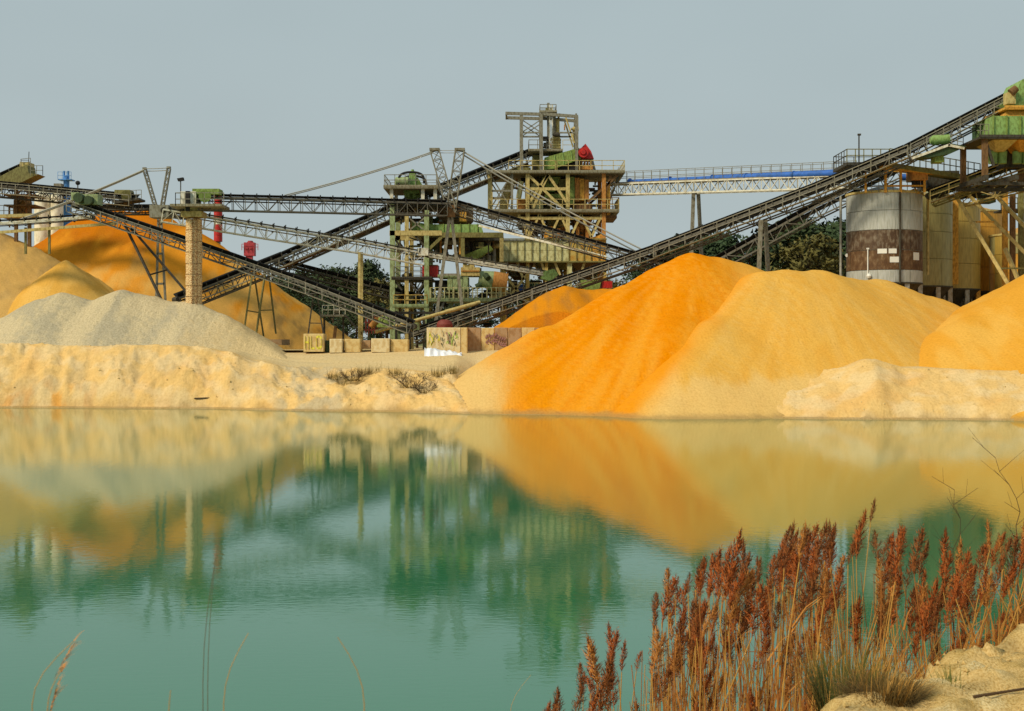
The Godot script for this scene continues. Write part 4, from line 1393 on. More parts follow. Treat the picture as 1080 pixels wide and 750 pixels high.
func build_screen_tower() -> void:
	var d := 142.0
	var t := thing("screening_tower", "tallest multi-storey screening tower with red motor and green inclined screen on top", "screening tower", ground_at(P(577, 0, d + 5)))
	var g := YARD - 0.1
	# main columns, front and back
	for a in [[516.5, 180, 1.0, "dusty_yellow"], [556.5, 180, 0.3, "dusty_yellow"], [599, 180, 0.3, "dusty_yellow"], [637, 180, 0.3, "rust_orange"]]:
		for z in [0.3, 7.2]:
			var top := Q(a[0], a[1], d, z)
			var foot := Vector3(top.x, g, top.z)
			if a[0] < 520.0:
				foot.y = P(0, 222, d).y
			B("column", M[a[3]], t, top, foot, 0.42)
	# upper frame
	for a in [[550, 121, 0.6], [571, 119, 0.6], [608.5, 122, 0.6], [550, 121, 3.4], [571, 119, 3.4], [608.5, 122, 3.4]]:
		B("column", M.grey_steel, t, Q(a[0], a[1], d, a[2]), Q(a[0], 180 if a[0] < 600 else 157, d, a[2]), 0.36)
	B("column", M.grey_steel, t, Q(608.5, 157, d, 0.6), Q(608.5, 180, d, 0.6), 0.3)
	var mb := MB.new()
	for z in [0.6, 3.4]:
		mb.bar(Q(533, 118.5, d, z), Q(572, 119.5, d, z), 0.25, 0.32)
		mb.bar(Q(571, 119, d, z), Q(610, 122, d, z), 0.25, 0.32)
	for x in [534.0, 550.0, 571.0, 590.0, 608.0]:
		mb.bar(Q(x, 119.5, d, 0.6), Q(x, 119.5, d, 3.4), 0.18, 0.2)
	part("gantry_beam", mb, M.grey_steel, t)
	for z in [0.6, 3.4]:
		cross(t, Q(550, 125, d, z), Q(571, 125, d, z), Q(571, 139, d, z), Q(550, 139, d, z), 0.1, M.grey_steel)
		B("beam", M.grey_steel, t, Q(550, 139, d, z), Q(571, 139, d, z), 0.16)
		B("beam", M.grey_steel, t, Q(590, 139, d, z), Q(608, 139, d, z), 0.16)
		B("brace", M.dusty_yellow, t, Q(597, 123, d, z), Q(606, 150, d, z), 0.16)
	# ladder mast and its top platform
	mb = MB.new()
	for x in [580.0, 583.4]:
		mb.bar(Q(x, 107, d, 2.0), Q(x, 156, d, 2.0), 0.1, 0.1)
	for k in 40:
		mb.bar(Q(580, 108 + k * 1.2, d, 2.0), Q(583.4, 108 + k * 1.2, d, 2.0), 0.05, 0.05)
	part("ladder", mb, M.pale_steel, t)
	mb = MB.new()
	mb.bar(Q(579, 104, d, 2.6), Q(579, 156, d, 2.6), 0.28, 0.28)
	mb.bar(Q(585.5, 112, d, 2.8), Q(585.5, 156, d, 2.8), 0.34, 0.34)
	part("hoist_post", mb, M.grey_steel, t)
	floor_slab(t, 569, 588, 115, d, 1.4, 4.2, M.grating, 0.15)
	rail_round(t, 569.5, 587.5, 115, d, 1.4, 4.2, M.grey_steel, 0.75)
	mb = MB.new()
	pbox(mb, 576, 110, 583, 115, d, 2.0, 3.0)
	part("winch", mb, M.olive, t)
	# ribbed ochre elevator head
	mb = MB.new()
	pbox(mb, 583, 143, 592, 158, d, 2.0, 4.6)
	for k in 5:
		pbox(mb, 582.6, 143.5 + k * 3, 592.4, 144.4 + k * 3, d, 1.9, 4.7)
	ppoly(mb, [[583, 143], [592, 143], [589, 137], [586, 137]], d, 2.2, 4.4)
	part("elevator_head", mb, M.dusty_yellow, t)
	mb = MB.new()
	mb.tube(Q(588, 121, d, 3.2), Q(588, 138, d, 3.2), 0.35, 0.35, 10)
	part("vent_pipe", mb, M.dusty_yellow, t)
	# upper platform
	floor_slab(t, 557, 594, 157, d, 0.8, 4.6, M.grating, 0.2)
	rail_round(t, 557.5, 577, 157, d, 0.9, 4.4, M.grey_steel)
	mb = MB.new()
	mb.rail([Q(594, 157, d, 1.0), Q(604, 157, d, 1.0)], 1.1, 0.8, 0.05)
	part("railing", mb, M.dusty_yellow, t)
	mb = MB.new()
	pbox(mb, 562, 160, 571, 180, d, 2.5, 6.0)
	var chute := part("chute", mb, M.olive, t)
	mb = MB.new()
	pbox(mb, 562.5, 170.5, 566, 175.5, d, 2.35, 2.5)
	part("hatch", mb, M.dark_gap, chute)
	# inclined screen and red motor
	mb = MB.new()
	ppoly(mb, [[574.5, 165], [611, 154.5], [613.5, 166], [586, 176.5], [575, 178]], d, 0.9, 5.2)
	var screen := part("inclined_screen", mb, M.paint_green, t)
	mb = MB.new()
	for k in 5:
		var u := k / 4.0
		ppoly(mb, [[576 + 34.5 * u, 165 - 10 * u], [576.9 + 34.5 * u, 165 - 10 * u], [577.9 + 35.2 * u, 177 - 11 * u], [577 + 35.2 * u, 177 - 11 * u]], d, 0.82, 0.95)
	part("screen_rib", mb, M.leaf_green, screen)
	mb = MB.new()
	ppoly(mb, [[587, 177], [613, 166.8], [614, 176], [588, 180]], d, 1.2, 5.0)
	part("spring_bed", mb, M.dark_gap, t)
	mb = MB.new()
	ppoly(mb, [[611, 157], [618, 150], [624, 158], [627, 166], [614.5, 165.5]], d, 1.0, 3.8)
	part("motor_guard", mb, M.red_paint, t)
	mb = MB.new()
	mb.tube(Q(615.5, 160, d, 0.45), Q(615.5, 160, d, 1.2), 0.55, 0.62, 14)
	mb.tube(Q(615.5, 160, d, 0.3), Q(615.5, 160, d, 0.5), 0.25, 0.4, 10)
	part("motor", mb, M.red_paint, t)
	mb = MB.new()
	for k in 5:
		pbox(mb, 610.5 + k * 3.2, 168, 612 + k * 3.2, 175, d, 1.2, 3.6)
	pbox(mb, 609, 173, 626, 177.5, d, 0.9, 4.0)
	part("motor_base", mb, M.rust_orange, t)
	B("brace", M.grey_steel, t, Q(625, 166, d, 1.4), Q(629, 181, d, 1.4), 0.25)
	mb = MB.new()
	pbox(mb, 540, 174.5, 560, 177.2, d, 1.6, 5.0)
	pbox(mb, 545, 171.5, 549, 174.5, d, 2.2, 3.6)
	part("tail_machine", mb, M.olive, t)
	# storey floors
	floor_slab(t, 513, 659, 181, d, -0.3, 7.8, M.grating, 0.28)
	rail_round(t, 536, 586, 180.8, d, -0.2, 7.6, M.dusty_yellow, 1.15)
	rail_round(t, 587, 659, 180.8, d, -0.2, 7.6, M.dusty_yellow, 1.15)
	floor_slab(t, 514, 653, 222, d, -0.3, 7.8, M.grating, 0.3)
	rail_round(t, 515, 556, 221.6, d, -0.2, 7.6, M.dusty_yellow, 1.15)
	rail_round(t, 557, 653, 221.6, d, -0.2, 7.6, M.dusty_yellow, 1.15)
	floor_slab(t, 637, 651, 228, d, 0.4, 6.0, M.rust, 0.25)
	# storey 180-222: bracing and machines
	for z in [0.3, 7.2]:
		cross(t, Q(516.5, 183, d, z), Q(540, 183, d, z), Q(540, 221, d, z), Q(516.5, 221, d, z), 0.13, M.grey_steel)
		B("beam", M.grey_steel, t, Q(516.5, 201, d, z), Q(540, 201, d, z), 0.2)
		B("column", M.grey_steel, t, Q(540, 183, d, z), Q(540, 222, d, z), 0.25)
		cross(t, Q(557, 184, d, z), Q(578, 184, d, z), Q(594, 220, d, z), Q(562, 220, d, z), 0.28, M.dusty_yellow)
		B("brace", M.dusty_yellow, t, Q(578, 184, d, z), Q(599, 215, d, z), 0.28)
		B("brace", M.dusty_yellow, t, Q(578, 184, d, z), Q(557, 215, d, z), 0.28)
		B("beam", M.dusty_yellow, t, Q(557, 199, d, z), Q(599, 199, d, z), 0.3)
		B("brace", M.rust, t, Q(652, 184, d, z), Q(620, 213, d, z), 0.25)
		B("brace", M.rust, t, Q(645, 184, d, z), Q(638, 205, d, z), 0.25)
	mb = MB.new()
	pbox(mb, 590, 186, 608, 212, d, 2.2, 7.5)
	part("screen_casing", mb, M.olive, t)
	mb = MB.new()
	pbox(mb, 600, 185, 606.5, 214, d, 1.2, 2.2)
	part("green_panel", mb, M.paint_green, t)
	for k in 3:   # orange sheets of the discharge hopper
		mb = MB.new()
		pbox(mb, 607 + k * 5.1, 186 + k, 611.8 + k * 5.1, 211 - k, d, 1.3, 7.0)
		part("hopper_sheet", mb, M.rust_orange if k != 1 else M.orange_dust, t)
	for k in 6:
		mb = MB.new()
		mb.tube(Q(606 + k * 3.4, 214, d, 1.0), Q(606 + k * 3.4, 221, d, 1.0), 0.26, 0.26, 8)
		part("valve", mb, M.rust, t)
	mb = MB.new()
	pbox(mb, 556, 188, 590, 196, d, 3.0, 8.0)
	pbox(mb, 560, 205, 588, 220, d, 3.5, 8.0)
	part("machine_housing", mb, M.olive, t)
	mb = MB.new()
	pbox(mb, 575, 203, 598, 207, d, 1.4, 4.0)
	ppoly(mb, [[572, 184], [592, 184], [586, 200], [578, 200]], d, 2.0, 5.0)
	part("screen_trough", mb, M.paint_green, t)
	mb = MB.new()
	pbox(mb, 545, 208, 556, 221, d, 1.5, 5.0)
	part("pump_cabinet", mb, M.rust_orange, t)
	mb = MB.new()
	pbox(mb, 561, 209, 573, 219, d, 1.0, 3.0)
	part("motor_cabinet", mb, M.panel_yellow, t)
	mb = MB.new()
	mb.tube(Q(566, 192, d, 1.6), Q(566, 203, d, 1.6), 0.5, 0.7, 12)
	mb.tube(Q(550, 190, d, 1.2), Q(547, 208, d, 1.2), 0.3, 0.3, 10)
	part("down_pipe", mb, M.panel_yellow, t)
	# big curved chute on the left
	mb = MB.new()
	var last := Q(540, 188, d, 2.4)
	for k in 6:
		var u := (k + 1) / 6.0
		var q := Q(540 - 9 * sin(u * PI / 2), 188 + 32 * u, d, 2.4)
		mb.tube(last, q, 0.55, 0.5, 10, false)
		last = q
	part("curved_chute", mb, M.dusty_yellow, t)
	# storey 222-252: dark hoppers and V braces
	for z in [0.3, 7.2]:
		for k in 4:
			var x := 547.0 + k * 22.0
			B("brace", M.dusty_yellow, t, Q(x, 226, d, z), Q(x + 11, 250, d, z), 0.24)
			B("brace", M.dusty_yellow, t, Q(x + 22, 226, d, z), Q(x + 11, 250, d, z), 0.24)
		B("beam", M.dusty_yellow, t, Q(545, 230, d, z), Q(637, 230, d, z), 0.3)
	for k in 3:
		mb = MB.new()
		var x := 560.0 + k * 28.0
		ppoly(mb, [[x - 12, 226], [x + 12, 226], [x + 4, 244], [x - 4, 244]], d, 2.5, 7.5)
		var cone := part("cone_hopper", mb, [M.rust, M.olive, M.rust_orange][k], t)
		mb = MB.new()
		mb.tube(Q(x, 243, d, 4.5), Q(x, 253, d, 4.5), 0.4, 0.4, 10)
		part("spout", mb, M.orange_dust, cone)
	mb = MB.new()
	pbox(mb, 574, 238, 586, 250, d, 0.9, 2.5)
	part("orange_box", mb, M.orange_dust, t)
	for k in 7:
		mb = MB.new()
		pbox(mb, 588 + k * 5.0, 240 - (k % 3) * 2.0, 591.5 + k * 5.0, 251, d, 1.0 + k % 2, 4.0)
		part("gear_box", mb, M.rust_orange, t)
	mb = MB.new()
	ppoly(mb, [[632, 248], [638, 244], [639, 258], [618, 256], [618, 252]], d, 0.4, 4.0)
	part("orange_lip", mb, M.orange_dust, t)
	# orange bracket post at the footbridge end
	B("column", M.orange_dust, t, Q(642, 193, d, 0.6), Q(642, 228, d, 0.6), 0.4)
	B("column", M.orange_dust, t, Q(642, 193, d, 5.6), Q(642, 228, d, 5.6), 0.4)
	mb = MB.new()
	mb.rail([Q(639, 222, d, 0.2), Q(653, 222, d, 0.2), Q(653, 222, d, 5.6)], 1.4, 0.8, 0.07)
	part("railing", mb, M.rust, t)
	# the pale yellow bin house: sheet panels one by one
	var y0 := 253.0
	for k in 14:
		for r in 2:
			mb = MB.new()
			var x0 := 529.3 + k * 7.85
			pbox(mb, x0 + 0.12, y0 + r * 11.2 + 0.12, x0 + 7.73, y0 + (r + 1) * 11.2 - 0.12, d - 2.0, 0.03 + 0.015 * ((k * 5 + r * 3) % 3), 0.12)
			part("sheet_panel", mb, M.panel_yellow if k < 9 else M.panel_yellow_dusty if k < 12 else M.orange_dust, t)
	mb = MB.new()
	pbox(mb, 529, 253.2, 639, 275.2, d - 2.0, 0.14, 12.0)
	part("bin", mb, M.panel_yellow_dusty, t)
	mb = MB.new()
	pbox(mb, 515, 254, 529, 275, d - 2.0, 1.5, 12.0)
	part("side_bin", mb, M.olive, t)
	for k in 15:
		mb = MB.new()
		pbox(mb, 529.0 + k * 7.85, 252.9, 529.5 + k * 7.85, 275.3, d - 2.0, -0.1, 0.0)
		part("panel_rib", mb, M.olive, t)
	mb = MB.new()
	pbox(mb, 528, 251.6, 640, 252.8, d - 2.0, -0.2, 0.1)
	pbox(mb, 528, 275.4, 640, 276.8, d - 2.0, -0.2, 0.1)
	part("panel_rail", mb, M.olive, t)
	for k in 3:
		mb = MB.new()
		var x := 546.0 + k * 37.0
		mb.hexa([Q(x - 17, 276.8, d, 0), Q(x + 17, 276.8, d, 0), Q(x + 17, 276.8, d, 10), Q(x - 17, 276.8, d, 10), Q(x - 4, 293, d, 4), Q(x + 4, 293, d, 4), Q(x + 4, 293, d, 6), Q(x - 4, 293, d, 6)])
		part("bin_hopper", mb, M.rust if k != 1 else M.olive, t)
	for x in [532.0, 556.5, 576.0, 600.0, 637.0]:
		for z in [-1.6, 9.0]:
			B("leg", M.panel_yellow_dusty if x != 600.0 else M.panel_yellow, t, Q(x, 276.8, d, z), Vector3(Q(x, 0, d, z).x, g, -d - z), 0.5 if x == 600.0 else 0.3)
	for a in [[570, 276, 575, 290], [584, 276, 590, 291], [616, 276, 612, 290], [545, 276, 552, 296], [532, 290, 556, 320], [556, 290, 532, 320]]:
		B("brace", M.dusty_yellow, t, Q(a[0], a[1], d, -1.6), Q(a[2], a[3], d, -1.6), 0.26)
	floor_slab(t, 515, 600, 310, d, -1.0, 8.0, M.grating, 0.25)
	rail_round(t, 516, 600, 309.8, d, -1.0, 8.0, M.dusty_yellow)
	mb = MB.new()
	pbox(mb, 536, 296, 546, 310, d, 0.0, 3.0)
	part("control_box", mb, M.dark_steel, t)
	mb = MB.new()
	pbox(mb, 547, 300, 553, 310, d, 0.0, 2.0)
	part("cabinet", mb, M.blue_paint, t)
	clutter(t, 61, 540, 634, 184, 220, d, 1.5, 6.5, 46)
	clutter(t, 62, 546, 634, 226, 251, d, 1.5, 6.5, 40)
	clutter(t, 63, 530, 604, 284, 340, d, -0.8, 6.0, 44)
	clutter(t, 64, 560, 606, 128, 156, d, 1.2, 3.2, 10)
	for a in [[640, 222, 655, 182], [622, 251, 636, 223], [520, 310, 545, 277]]:
		stair(t, Q(a[0], a[1], d, 3.0), Q(a[2], a[3], d, 3.0))
	# small things that show under the long conveyor on the right
	t = thing("hopper_wagon", "green feed hopper half hidden under the long conveyor behind the small orange heap", "hopper", ground_at(P(622, 0, 136)))
	mb = MB.new()
	ppoly(mb, [[612, 296], [634, 296], [631, 306], [615, 306]], 136, -1.2, 1.2)
	part("hopper", mb, M.paint_green, t)
	mb = MB.new()
	pbox(mb, 634, 297, 645, 304, 136, -1.0, 1.0)
	part("motor", mb, M.red_paint, t)
	for x in [615.0, 631.0]:
		B("leg", M.dark_steel, t, P(x, 306, 136), ground_at(P(x, 0, 136)), 0.3)


# ------------------------------------------------------------------ the wash tower (green, left of it)
func build_wash_tower() -> void:
	var d := 134.0
	var g := YARD - 0.1
	var t := thing("wash_tower", "green-posted wash tower with a domed machine on top, behind the V mast", "wash tower", ground_at(P(470, 0, d + 5)))
	for a in [[414, 212, "pale_green", 0.5], [429, 226, "dusty_yellow", 0.4], [450, 222, "pale_green", 0.48], [488, 246, "olive", 0.4], [529, 248, "dusty_yellow", 0.4]]:
		for z in [0.0, 6.5]:
			var top := Q(a[0], a[1], d, z)
			B("column", M[a[2]], t, top, Vector3(top.x, g if a[0] < 480.0 or z > 1.0 else P(0, 276, d).y, top.z), a[3])
	# top platform with the domed machine
	floor_slab(t, 405, 462, 197, d, -0.6, 6.0, M.grating, 0.35)
	rail_round(t, 405.5, 461, 196.6, d, -0.6, 6.0, M.grey_steel)
	for x in [413.0, 446.0, 459.0]:
		for z in [0.0, 5.4]:
			B("column", M.pale_steel, t, Q(x, 197, d, z), Q(x, 212, d, z), 0.34)
	floor_slab(t, 408, 470, 212, d, -0.6, 8.0, M.dark_steel, 0.5)
	var mb := MB.new()
	pbox(mb, 416, 187, 432, 195, d, 0.8, 4.2)
	mb.tube(Q(417, 190, d, 0.6), Q(430, 190, d, 0.6), 0.4, 0.4, 12)
	part("machine_body", mb, M.pale_green, t)
	mb = MB.new()
	pbox(mb, 430.5, 180, 437, 196, d, 1.0, 3.2)
	mb.tube(Q(433.5, 176, d, 2.0), Q(433.5, 181, d, 2.0), 0.12, 0.3, 8)
	part("motor_post", mb, M.leaf_green, t)
	mb = MB.new()
	ppoly(mb, [[437, 186], [440, 186], [446, 196], [437, 196]], d, 1.2, 3.0)
	part("drive_bracket", mb, M.paint_green, t)
	for z in [0.4, 3.6]:   # the hoop
		mb = MB.new()
		var prev := Q(420, 195, d, z)
		for k in 12:
			var an := PI * (k + 1) / 12.0
			var q := Q(433.5 - 13.5 * cos(an), 193 - 12.0 * pow(sin(an), 0.45), d, z)
			mb.tube(prev, q, 0.13, 0.13, 6, false)
			prev = q
		part("hoop", mb, M.dark_gap, t)
	mb = MB.new()
	pbox(mb, 425, 199, 441, 203, d, 1.0, 4.6)
	mb.lathe(Q(433, 209, d, 2.6), [[0.5, 0], [0.9, 0.6], [0.9, 1.2]], 14)
	for x in [427.0, 430.0, 436.0]:
		mb.tube(Q(x, 198, d, 1.2), Q(x, 207, d, 1.2), 0.18, 0.18, 6)
	part("gearbox", mb, M.paint_green, t)
	# beam floor at 246, the green launder above it
	for z in [0.0, 6.5]:
		B("beam", M.dusty_yellow, t, Q(411, 246, d, z), Q(466, 246, d, z), 0.5)
		B("beam", M.olive, t, Q(466, 248, d, z), Q(531, 248, d, z), 0.5)
		B("beam", M.dark_steel, t, Q(411, 226, d, z), Q(455, 226, d, z), 0.35)
		B("brace", M.dark_steel, t, Q(414, 249, d, z), Q(424, 262, d, z), 0.2)
		B("brace", M.dark_steel, t, Q(438, 249, d, z), Q(450, 262, d, z), 0.2)
		cross(t, Q(429, 228, d, z), Q(450, 228, d, z), Q(450, 245, d, z), Q(429, 245, d, z), 0.14, M.grey_steel)
		B("brace", M.olive, t, Q(450, 265, d, z), Q(468, 248, d, z), 0.3)
	mb = MB.new()
	ppoly(mb, [[434, 233], [452, 236], [507, 236], [510, 246], [434, 246]], d, 0.6, 3.4)
	var launder := part("launder", mb, M.leaf_green, t)
	mb = MB.new()
	for k in 8:
		pbox(mb, 440 + k * 9.0, 235.4, 440.8 + k * 9.0, 246.2, d, 0.5, 0.62)
	part("launder_rib", mb, M.paint_green, launder)
	mb = MB.new()
	mb.lathe(Q(478, 236, d, 4.5), [[1.0, -0.4], [1.9, 0.6], [1.9, 2.4], [1.7, 2.5]], 18)
	part("rusty_drum", mb, M.rust, t)
	mb = MB.new()
	pbox(mb, 484, 222, 491, 232, d, 1.5, 4.0)
	part("orange_box", mb, M.orange_dust, t)
	mb = MB.new()
	pbox(mb, 452, 249, 528, 252, d, 2.0, 8.5)
	part("floor_underside", mb, M.dark_steel, t)
	mb = MB.new()
	ppoly(mb, [[489, 268], [516, 257], [520, 262], [498, 274], [489, 274]], d, 1.5, 3.5)
	part("green_chute", mb, M.paint_green, t)
	mb = MB.new()
	ppoly(mb, [[446, 252], [458, 252], [474, 268], [462, 268]], d, 2.5, 4.5)
	part("green_chute", mb, M.dark_green, t)
	mb = MB.new()
	pbox(mb, 484, 250, 488.5, 268, d, 0.6, 1.6)
	part("orange_pipe_box", mb, M.orange_dust, t)
	for k in 6:
		mb = MB.new()
		mb.tube(Q(492 + k * 5.5, 252, d, 4.0 + k % 2), Q(492 + k * 5.5, 275, d, 4.0 + k % 2), 0.28, 0.28, 8)
		part("pipe", mb, M.grey_steel, t)
	# floor at 293
	floor_slab(t, 413, 456, 293, d, -0.3, 6.6, M.dark_steel, 0.3)
	rail_round(t, 415, 444, 292.8, d, -0.3, 6.6, M.grey_steel)
	for z in [0.0, 6.5]:
		B("brace", M.dark_steel, t, Q(416, 296, d, z), Q(424, 306, d, z), 0.18)
		cross(t, Q(431, 296, d, z), Q(449, 296, d, z), Q(449, 320, d, z), Q(431, 320, d, z), 0.18, M.dark_steel)
	mb = MB.new()
	pbox(mb, 445, 279, 461.5, 291.6, d, 0.5, 3.2)
	var red := part("red_cabinet", mb, M.red_paint, t)
	mb = MB.new()
	pbox(mb, 451.5, 278.8, 452.5, 291.8, d, 0.42, 0.5)
	pbox(mb, 445, 279, 461.5, 280, d, 0.42, 0.5)
	part("cabinet_trim", mb, M.rust, red)
	# cabinet, yellow machine and the trommel
	floor_slab(t, 462, 486, 291, d, -0.6, 4.0, M.pale_green, 0.25)
	mb = MB.new()
	pbox(mb, 472, 292, 494, 306, d, -0.4, 3.0)
	var cab := part("green_cabinet", mb, M.pale_green, t)
	for k in 4:
		mb = MB.new()
		pbox(mb, 472.4 + k * 5.4, 292.6, 477.2 + k * 5.4, 305.4, d, -0.46, -0.4)
		part("cabinet_door", mb, M.pale_green, cab)
	mb = MB.new()
	pbox(mb, 486, 282, 506, 291, d, -0.2, 3.0)
	pbox(mb, 488, 279, 500, 282, d, 0.2, 2.4)
	var ym := part("yellow_machine", mb, M.dusty_yellow, t)
	mb = MB.new()
	pbox(mb, 486.5, 285.4, 505.5, 286.6, d, -0.32, -0.2)
	part("machine_belt_guard", mb, M.rust_orange, ym)
	mb = MB.new()
	mb.tube(Q(505, 293, d, 0.8), Q(520, 296, d, 0.8), 0.75, 1.0, 20)
	part("trommel_intake", mb, M.pale_green, t)
	mb = MB.new()
	mb.tube(Q(520, 296, d, 0.8), Q(535, 298, d, 0.8), 1.0, 0.95, 20)
	part("trommel_drum", mb, M.rust_orange, t)
	mb = MB.new()
	mb.tube(Q(512, 290, d, 0.0), Q(515, 294, d, -0.4), 0.3, 0.3, 10)
	mb.tube(Q(502, 303, d, -0.3), Q(508, 300, d, -0.3), 0.3, 0.3, 10)
	part("feed_pipe", mb, M.dark_green, t)
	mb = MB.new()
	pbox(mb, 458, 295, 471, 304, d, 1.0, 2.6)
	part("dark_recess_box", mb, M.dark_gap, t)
	# walkway at 316
	floor_slab(t, 453, 540, 316, d, -1.8, 5.0, M.pale_green, 0.35)
	rail_round(t, 454, 539, 315.6, d, -1.8, 5.0, M.panel_yellow, 1.1)
	for k in 18:
		B("railing_post", M.panel_yellow, t, Q(455 + k * 4.9, 315.6, d, -1.85), Q(455 + k * 4.9, 304.5, d, -1.85), 0.1)
	floor_slab(t, 414, 452, 322, d, -0.3, 8.0, M.pale_green, 0.3)
	rail_round(t, 415, 451, 321.6, d, -0.3, 8.0, M.panel_yellow_dusty, 1.0)
	clutter(t, 71, 416, 528, 249, 290, d, 1.0, 6.0, 52)
	clutter(t, 72, 416, 528, 297, 345, d, 0.5, 6.0, 60)
	clutter(t, 73, 414, 486, 214, 244, d, 1.0, 6.0, 26)
	stair(t, Q(432, 321, d, 3.0), Q(449, 294, d, 3.0))
	stair(t, Q(456, 346, d, -1.0), Q(470, 317, d, -1.0))
	# ground floor clutter
	mb = MB.new()
	ppoly(mb, [[469, 327], [477, 319], [479, 328], [472, 331]], d, -0.6, 1.4)
	part("small_hopper", mb, M.pale_green, t)
	mb = MB.new()
	pbox(mb, 436, 338, 442, 348, 125, 0.0, 1.0)
	pbox(mb, 434.5, 337, 443.5, 339, 125, -0.1, 1.1)
	single("green_pump_box", mb, M.pale_green, "small pale green box at the foot of the sloping pipe, left of the graffitied block", "pump box")
	mb = MB.new()
	mb.lathe(P(407, 345, 126), [[0.2, 0], [0.7, 0.2], [0.75, 0.8], [0.5, 1.05], [0.0, 1.1]], 14)
	mb.box(P(407, 345, 126) + Vector3(0, 0.1, 0), Vector3(1.6, 0.25, 1.2))
	single("green_pump", mb, M.paint_green, "round green pump under the end of the left conveyor", "pump")
	mb = MB.new()
	mb.tube(P(391, 345, 127), P(399, 336, 127), 0.3, 0.3, 10)
	mb.tube(P(399, 336, 127), P(410, 334, 127), 0.26, 0.26, 10)
	single("orange_pipe", mb, M.rust_orange, "short rusty orange bent pipe above the green pump", "pipe")
	mb = MB.new()
	mb.tube(P(396, 350, 123.5), P(470, 329, 125.5), 0.16, 0.16, 8)
	mb.tube(P(470, 329, 125.5), P(506, 319, 127), 0.2, 0.2, 8)
	single("sloping_pipe", mb, M.dusty_yellow, "long pale yellow pipe sloping up behind the V mast's legs", "pipe")
	mb = MB.new()
	mb.lathe(P(469, 348, 122), [[0.7, 0], [0.75, 0.5], [0.6, 0.8], [0.3, 0.95], [0, 0.96]], 18)
	single("red_drum", mb, M.dark_red, "dark red round drum peeping over the graffitied block", "drum")
	# racks of upright pipes at the foot
	mb = MB.new()
	for k in 7:
		mb.bar(P(386 + k * 3.0, 333 + (k % 3) * 2.0, 128), P(386 + k * 3.0, 352, 128), 0.12, 0.12)
	mb.bar(P(384, 340, 128), P(406, 340, 128), 0.1, 0.14)
	mb.bar(P(384, 348, 128), P(406, 348, 128), 0.1, 0.14)
	single("rack", mb, M.dark_red, "reddish rack of upright bars left of the round green pump", "rack")
	t = thing("pump_frame", "dark low steel frame with pipes at the wash tower's foot", "frame", ground_at(P(460, 0, 130)))
	for x in [418.0, 432.0, 447.0, 462.0, 478.0, 496.0]:
		B("post", M.dark_steel, t, P(x, 328, 130), ground_at(P(x, 0, 130)), 0.22)
	B("beam", M.dark_steel, t, P(410, 330, 130), P(500, 330, 130), 0.25)
	B("beam", M.dark_steel, t, P(410, 346, 130), P(500, 346, 130), 0.25)
	for a in [[418, 332, 432, 346], [447, 332, 432, 346], [462, 332, 478, 346], [496, 332, 478, 346]]:
		B("brace", M.grey_steel, t, P(a[0], a[1], 129.8), P(a[2], a[3], 129.8), 0.16)
	mb = MB.new()
	pbox(mb, 420, 338, 431, 352, 131, 0, 2)
	pbox(mb, 450, 336, 460, 352, 131, 0, 2)
	pbox(mb, 480, 338, 494, 352, 131, 0, 2)
	part("pump_housing", mb, M.dark_green, t)


# ------------------------------------------------------------------ silos
func silo(label: String, c: Vector3, r: float, y0: float, y1: float, keys: Array, rings: Array) -> Node3D:
	var t := thing("steel_silo", label, "silo", Vector3(c.x, YARD - 0.1, c.z), "round steel silos")
	var n := 14
	for j in rings.size() - 1:
		for k in n:
			var mb := MB.new()
			var a0 := TAU * k / n + 0.21
			var rr := r + 0.012 * ((k + j) % 2)
			var b0: float = lerp(y0, y1, rings[j])
			var b1: float = lerp(y0, y1, rings[j + 1])
			mb.lathe(Vector3(c.x, 0, c.z), [[rr - 0.03, b0 + 0.015], [rr, b0 + 0.03], [rr, b1 - 0.03], [rr - 0.03, b1 - 0.015]], 4, a0, a0 + TAU / n - 0.004)
			var key: Variant = keys[j]
			part("shell_sheet", mb, M[key if key is String else key[(k * 5 + j * 3) % key.size()]], t)
	var mb := MB.new()
	mb.lathe(Vector3(c.x, 0, c.z), [[r - 0.06, y0], [r - 0.06, y1], [0.4, y1 + 0.9], [0, y1 + 0.92]], 40)
	part("lining", mb, M[keys[0][0] if keys[0] is Array else keys[0]], t)
	mb = MB.new()
	mb.lathe(Vector3(c.x, 0, c.z), [[r, y1 - 0.05], [r + 0.1, y1 - 0.02], [r + 0.1, y1 + 0.16], [r - 0.1, y1 + 0.18]], 40)
	part("top_ring", mb, M.dusty_yellow, t)
	mb = MB.new()
	mb.lathe(Vector3(c.x, 0, c.z), [[0.5, y0 - 3.4], [r - 0.1, y0 - 0.1], [r + 0.06, y0 - 0.1], [r + 0.06, y0 + 0.04]], 36)
	part("cone", mb, M.dark_steel, t)
	for k in 8:
		var an := TAU * (k + 0.5) / 8
		var q := Vector3(c.x + cos(an) * (r - 0.25), 0, c.z + sin(an) * (r - 0.25))
		B("leg", M.orange_dust if k % 3 == 0 and c.x > 40.0 else M.galvanized, t, Vector3(q.x, y0 - 0.1, q.z), Vector3(q.x, YARD - 0.2, q.z), 0.42)
	mb = MB.new()
	for k in 8:
		var a := TAU * (k + 0.5) / 8
		var b := TAU * (k + 1.5) / 8
		var qa := Vector3(c.x + cos(a) * (r - 0.25), 0, c.z + sin(a) * (r - 0.25))
		var qb := Vector3(c.x + cos(b) * (r - 0.25), 0, c.z + sin(b) * (r - 0.25))
		if k % 2:
			mb.bar(qa + Vector3.UP * (y0 - 0.4), qb + Vector3.UP * (YARD + 0.8), 0.12, 0.12)
		else:
			mb.bar(qb + Vector3.UP * (y0 - 0.4), qa + Vector3.UP * (YARD + 0.8), 0.12, 0.12)
	part("leg_brace", mb, M.dark_steel, t)
	return t

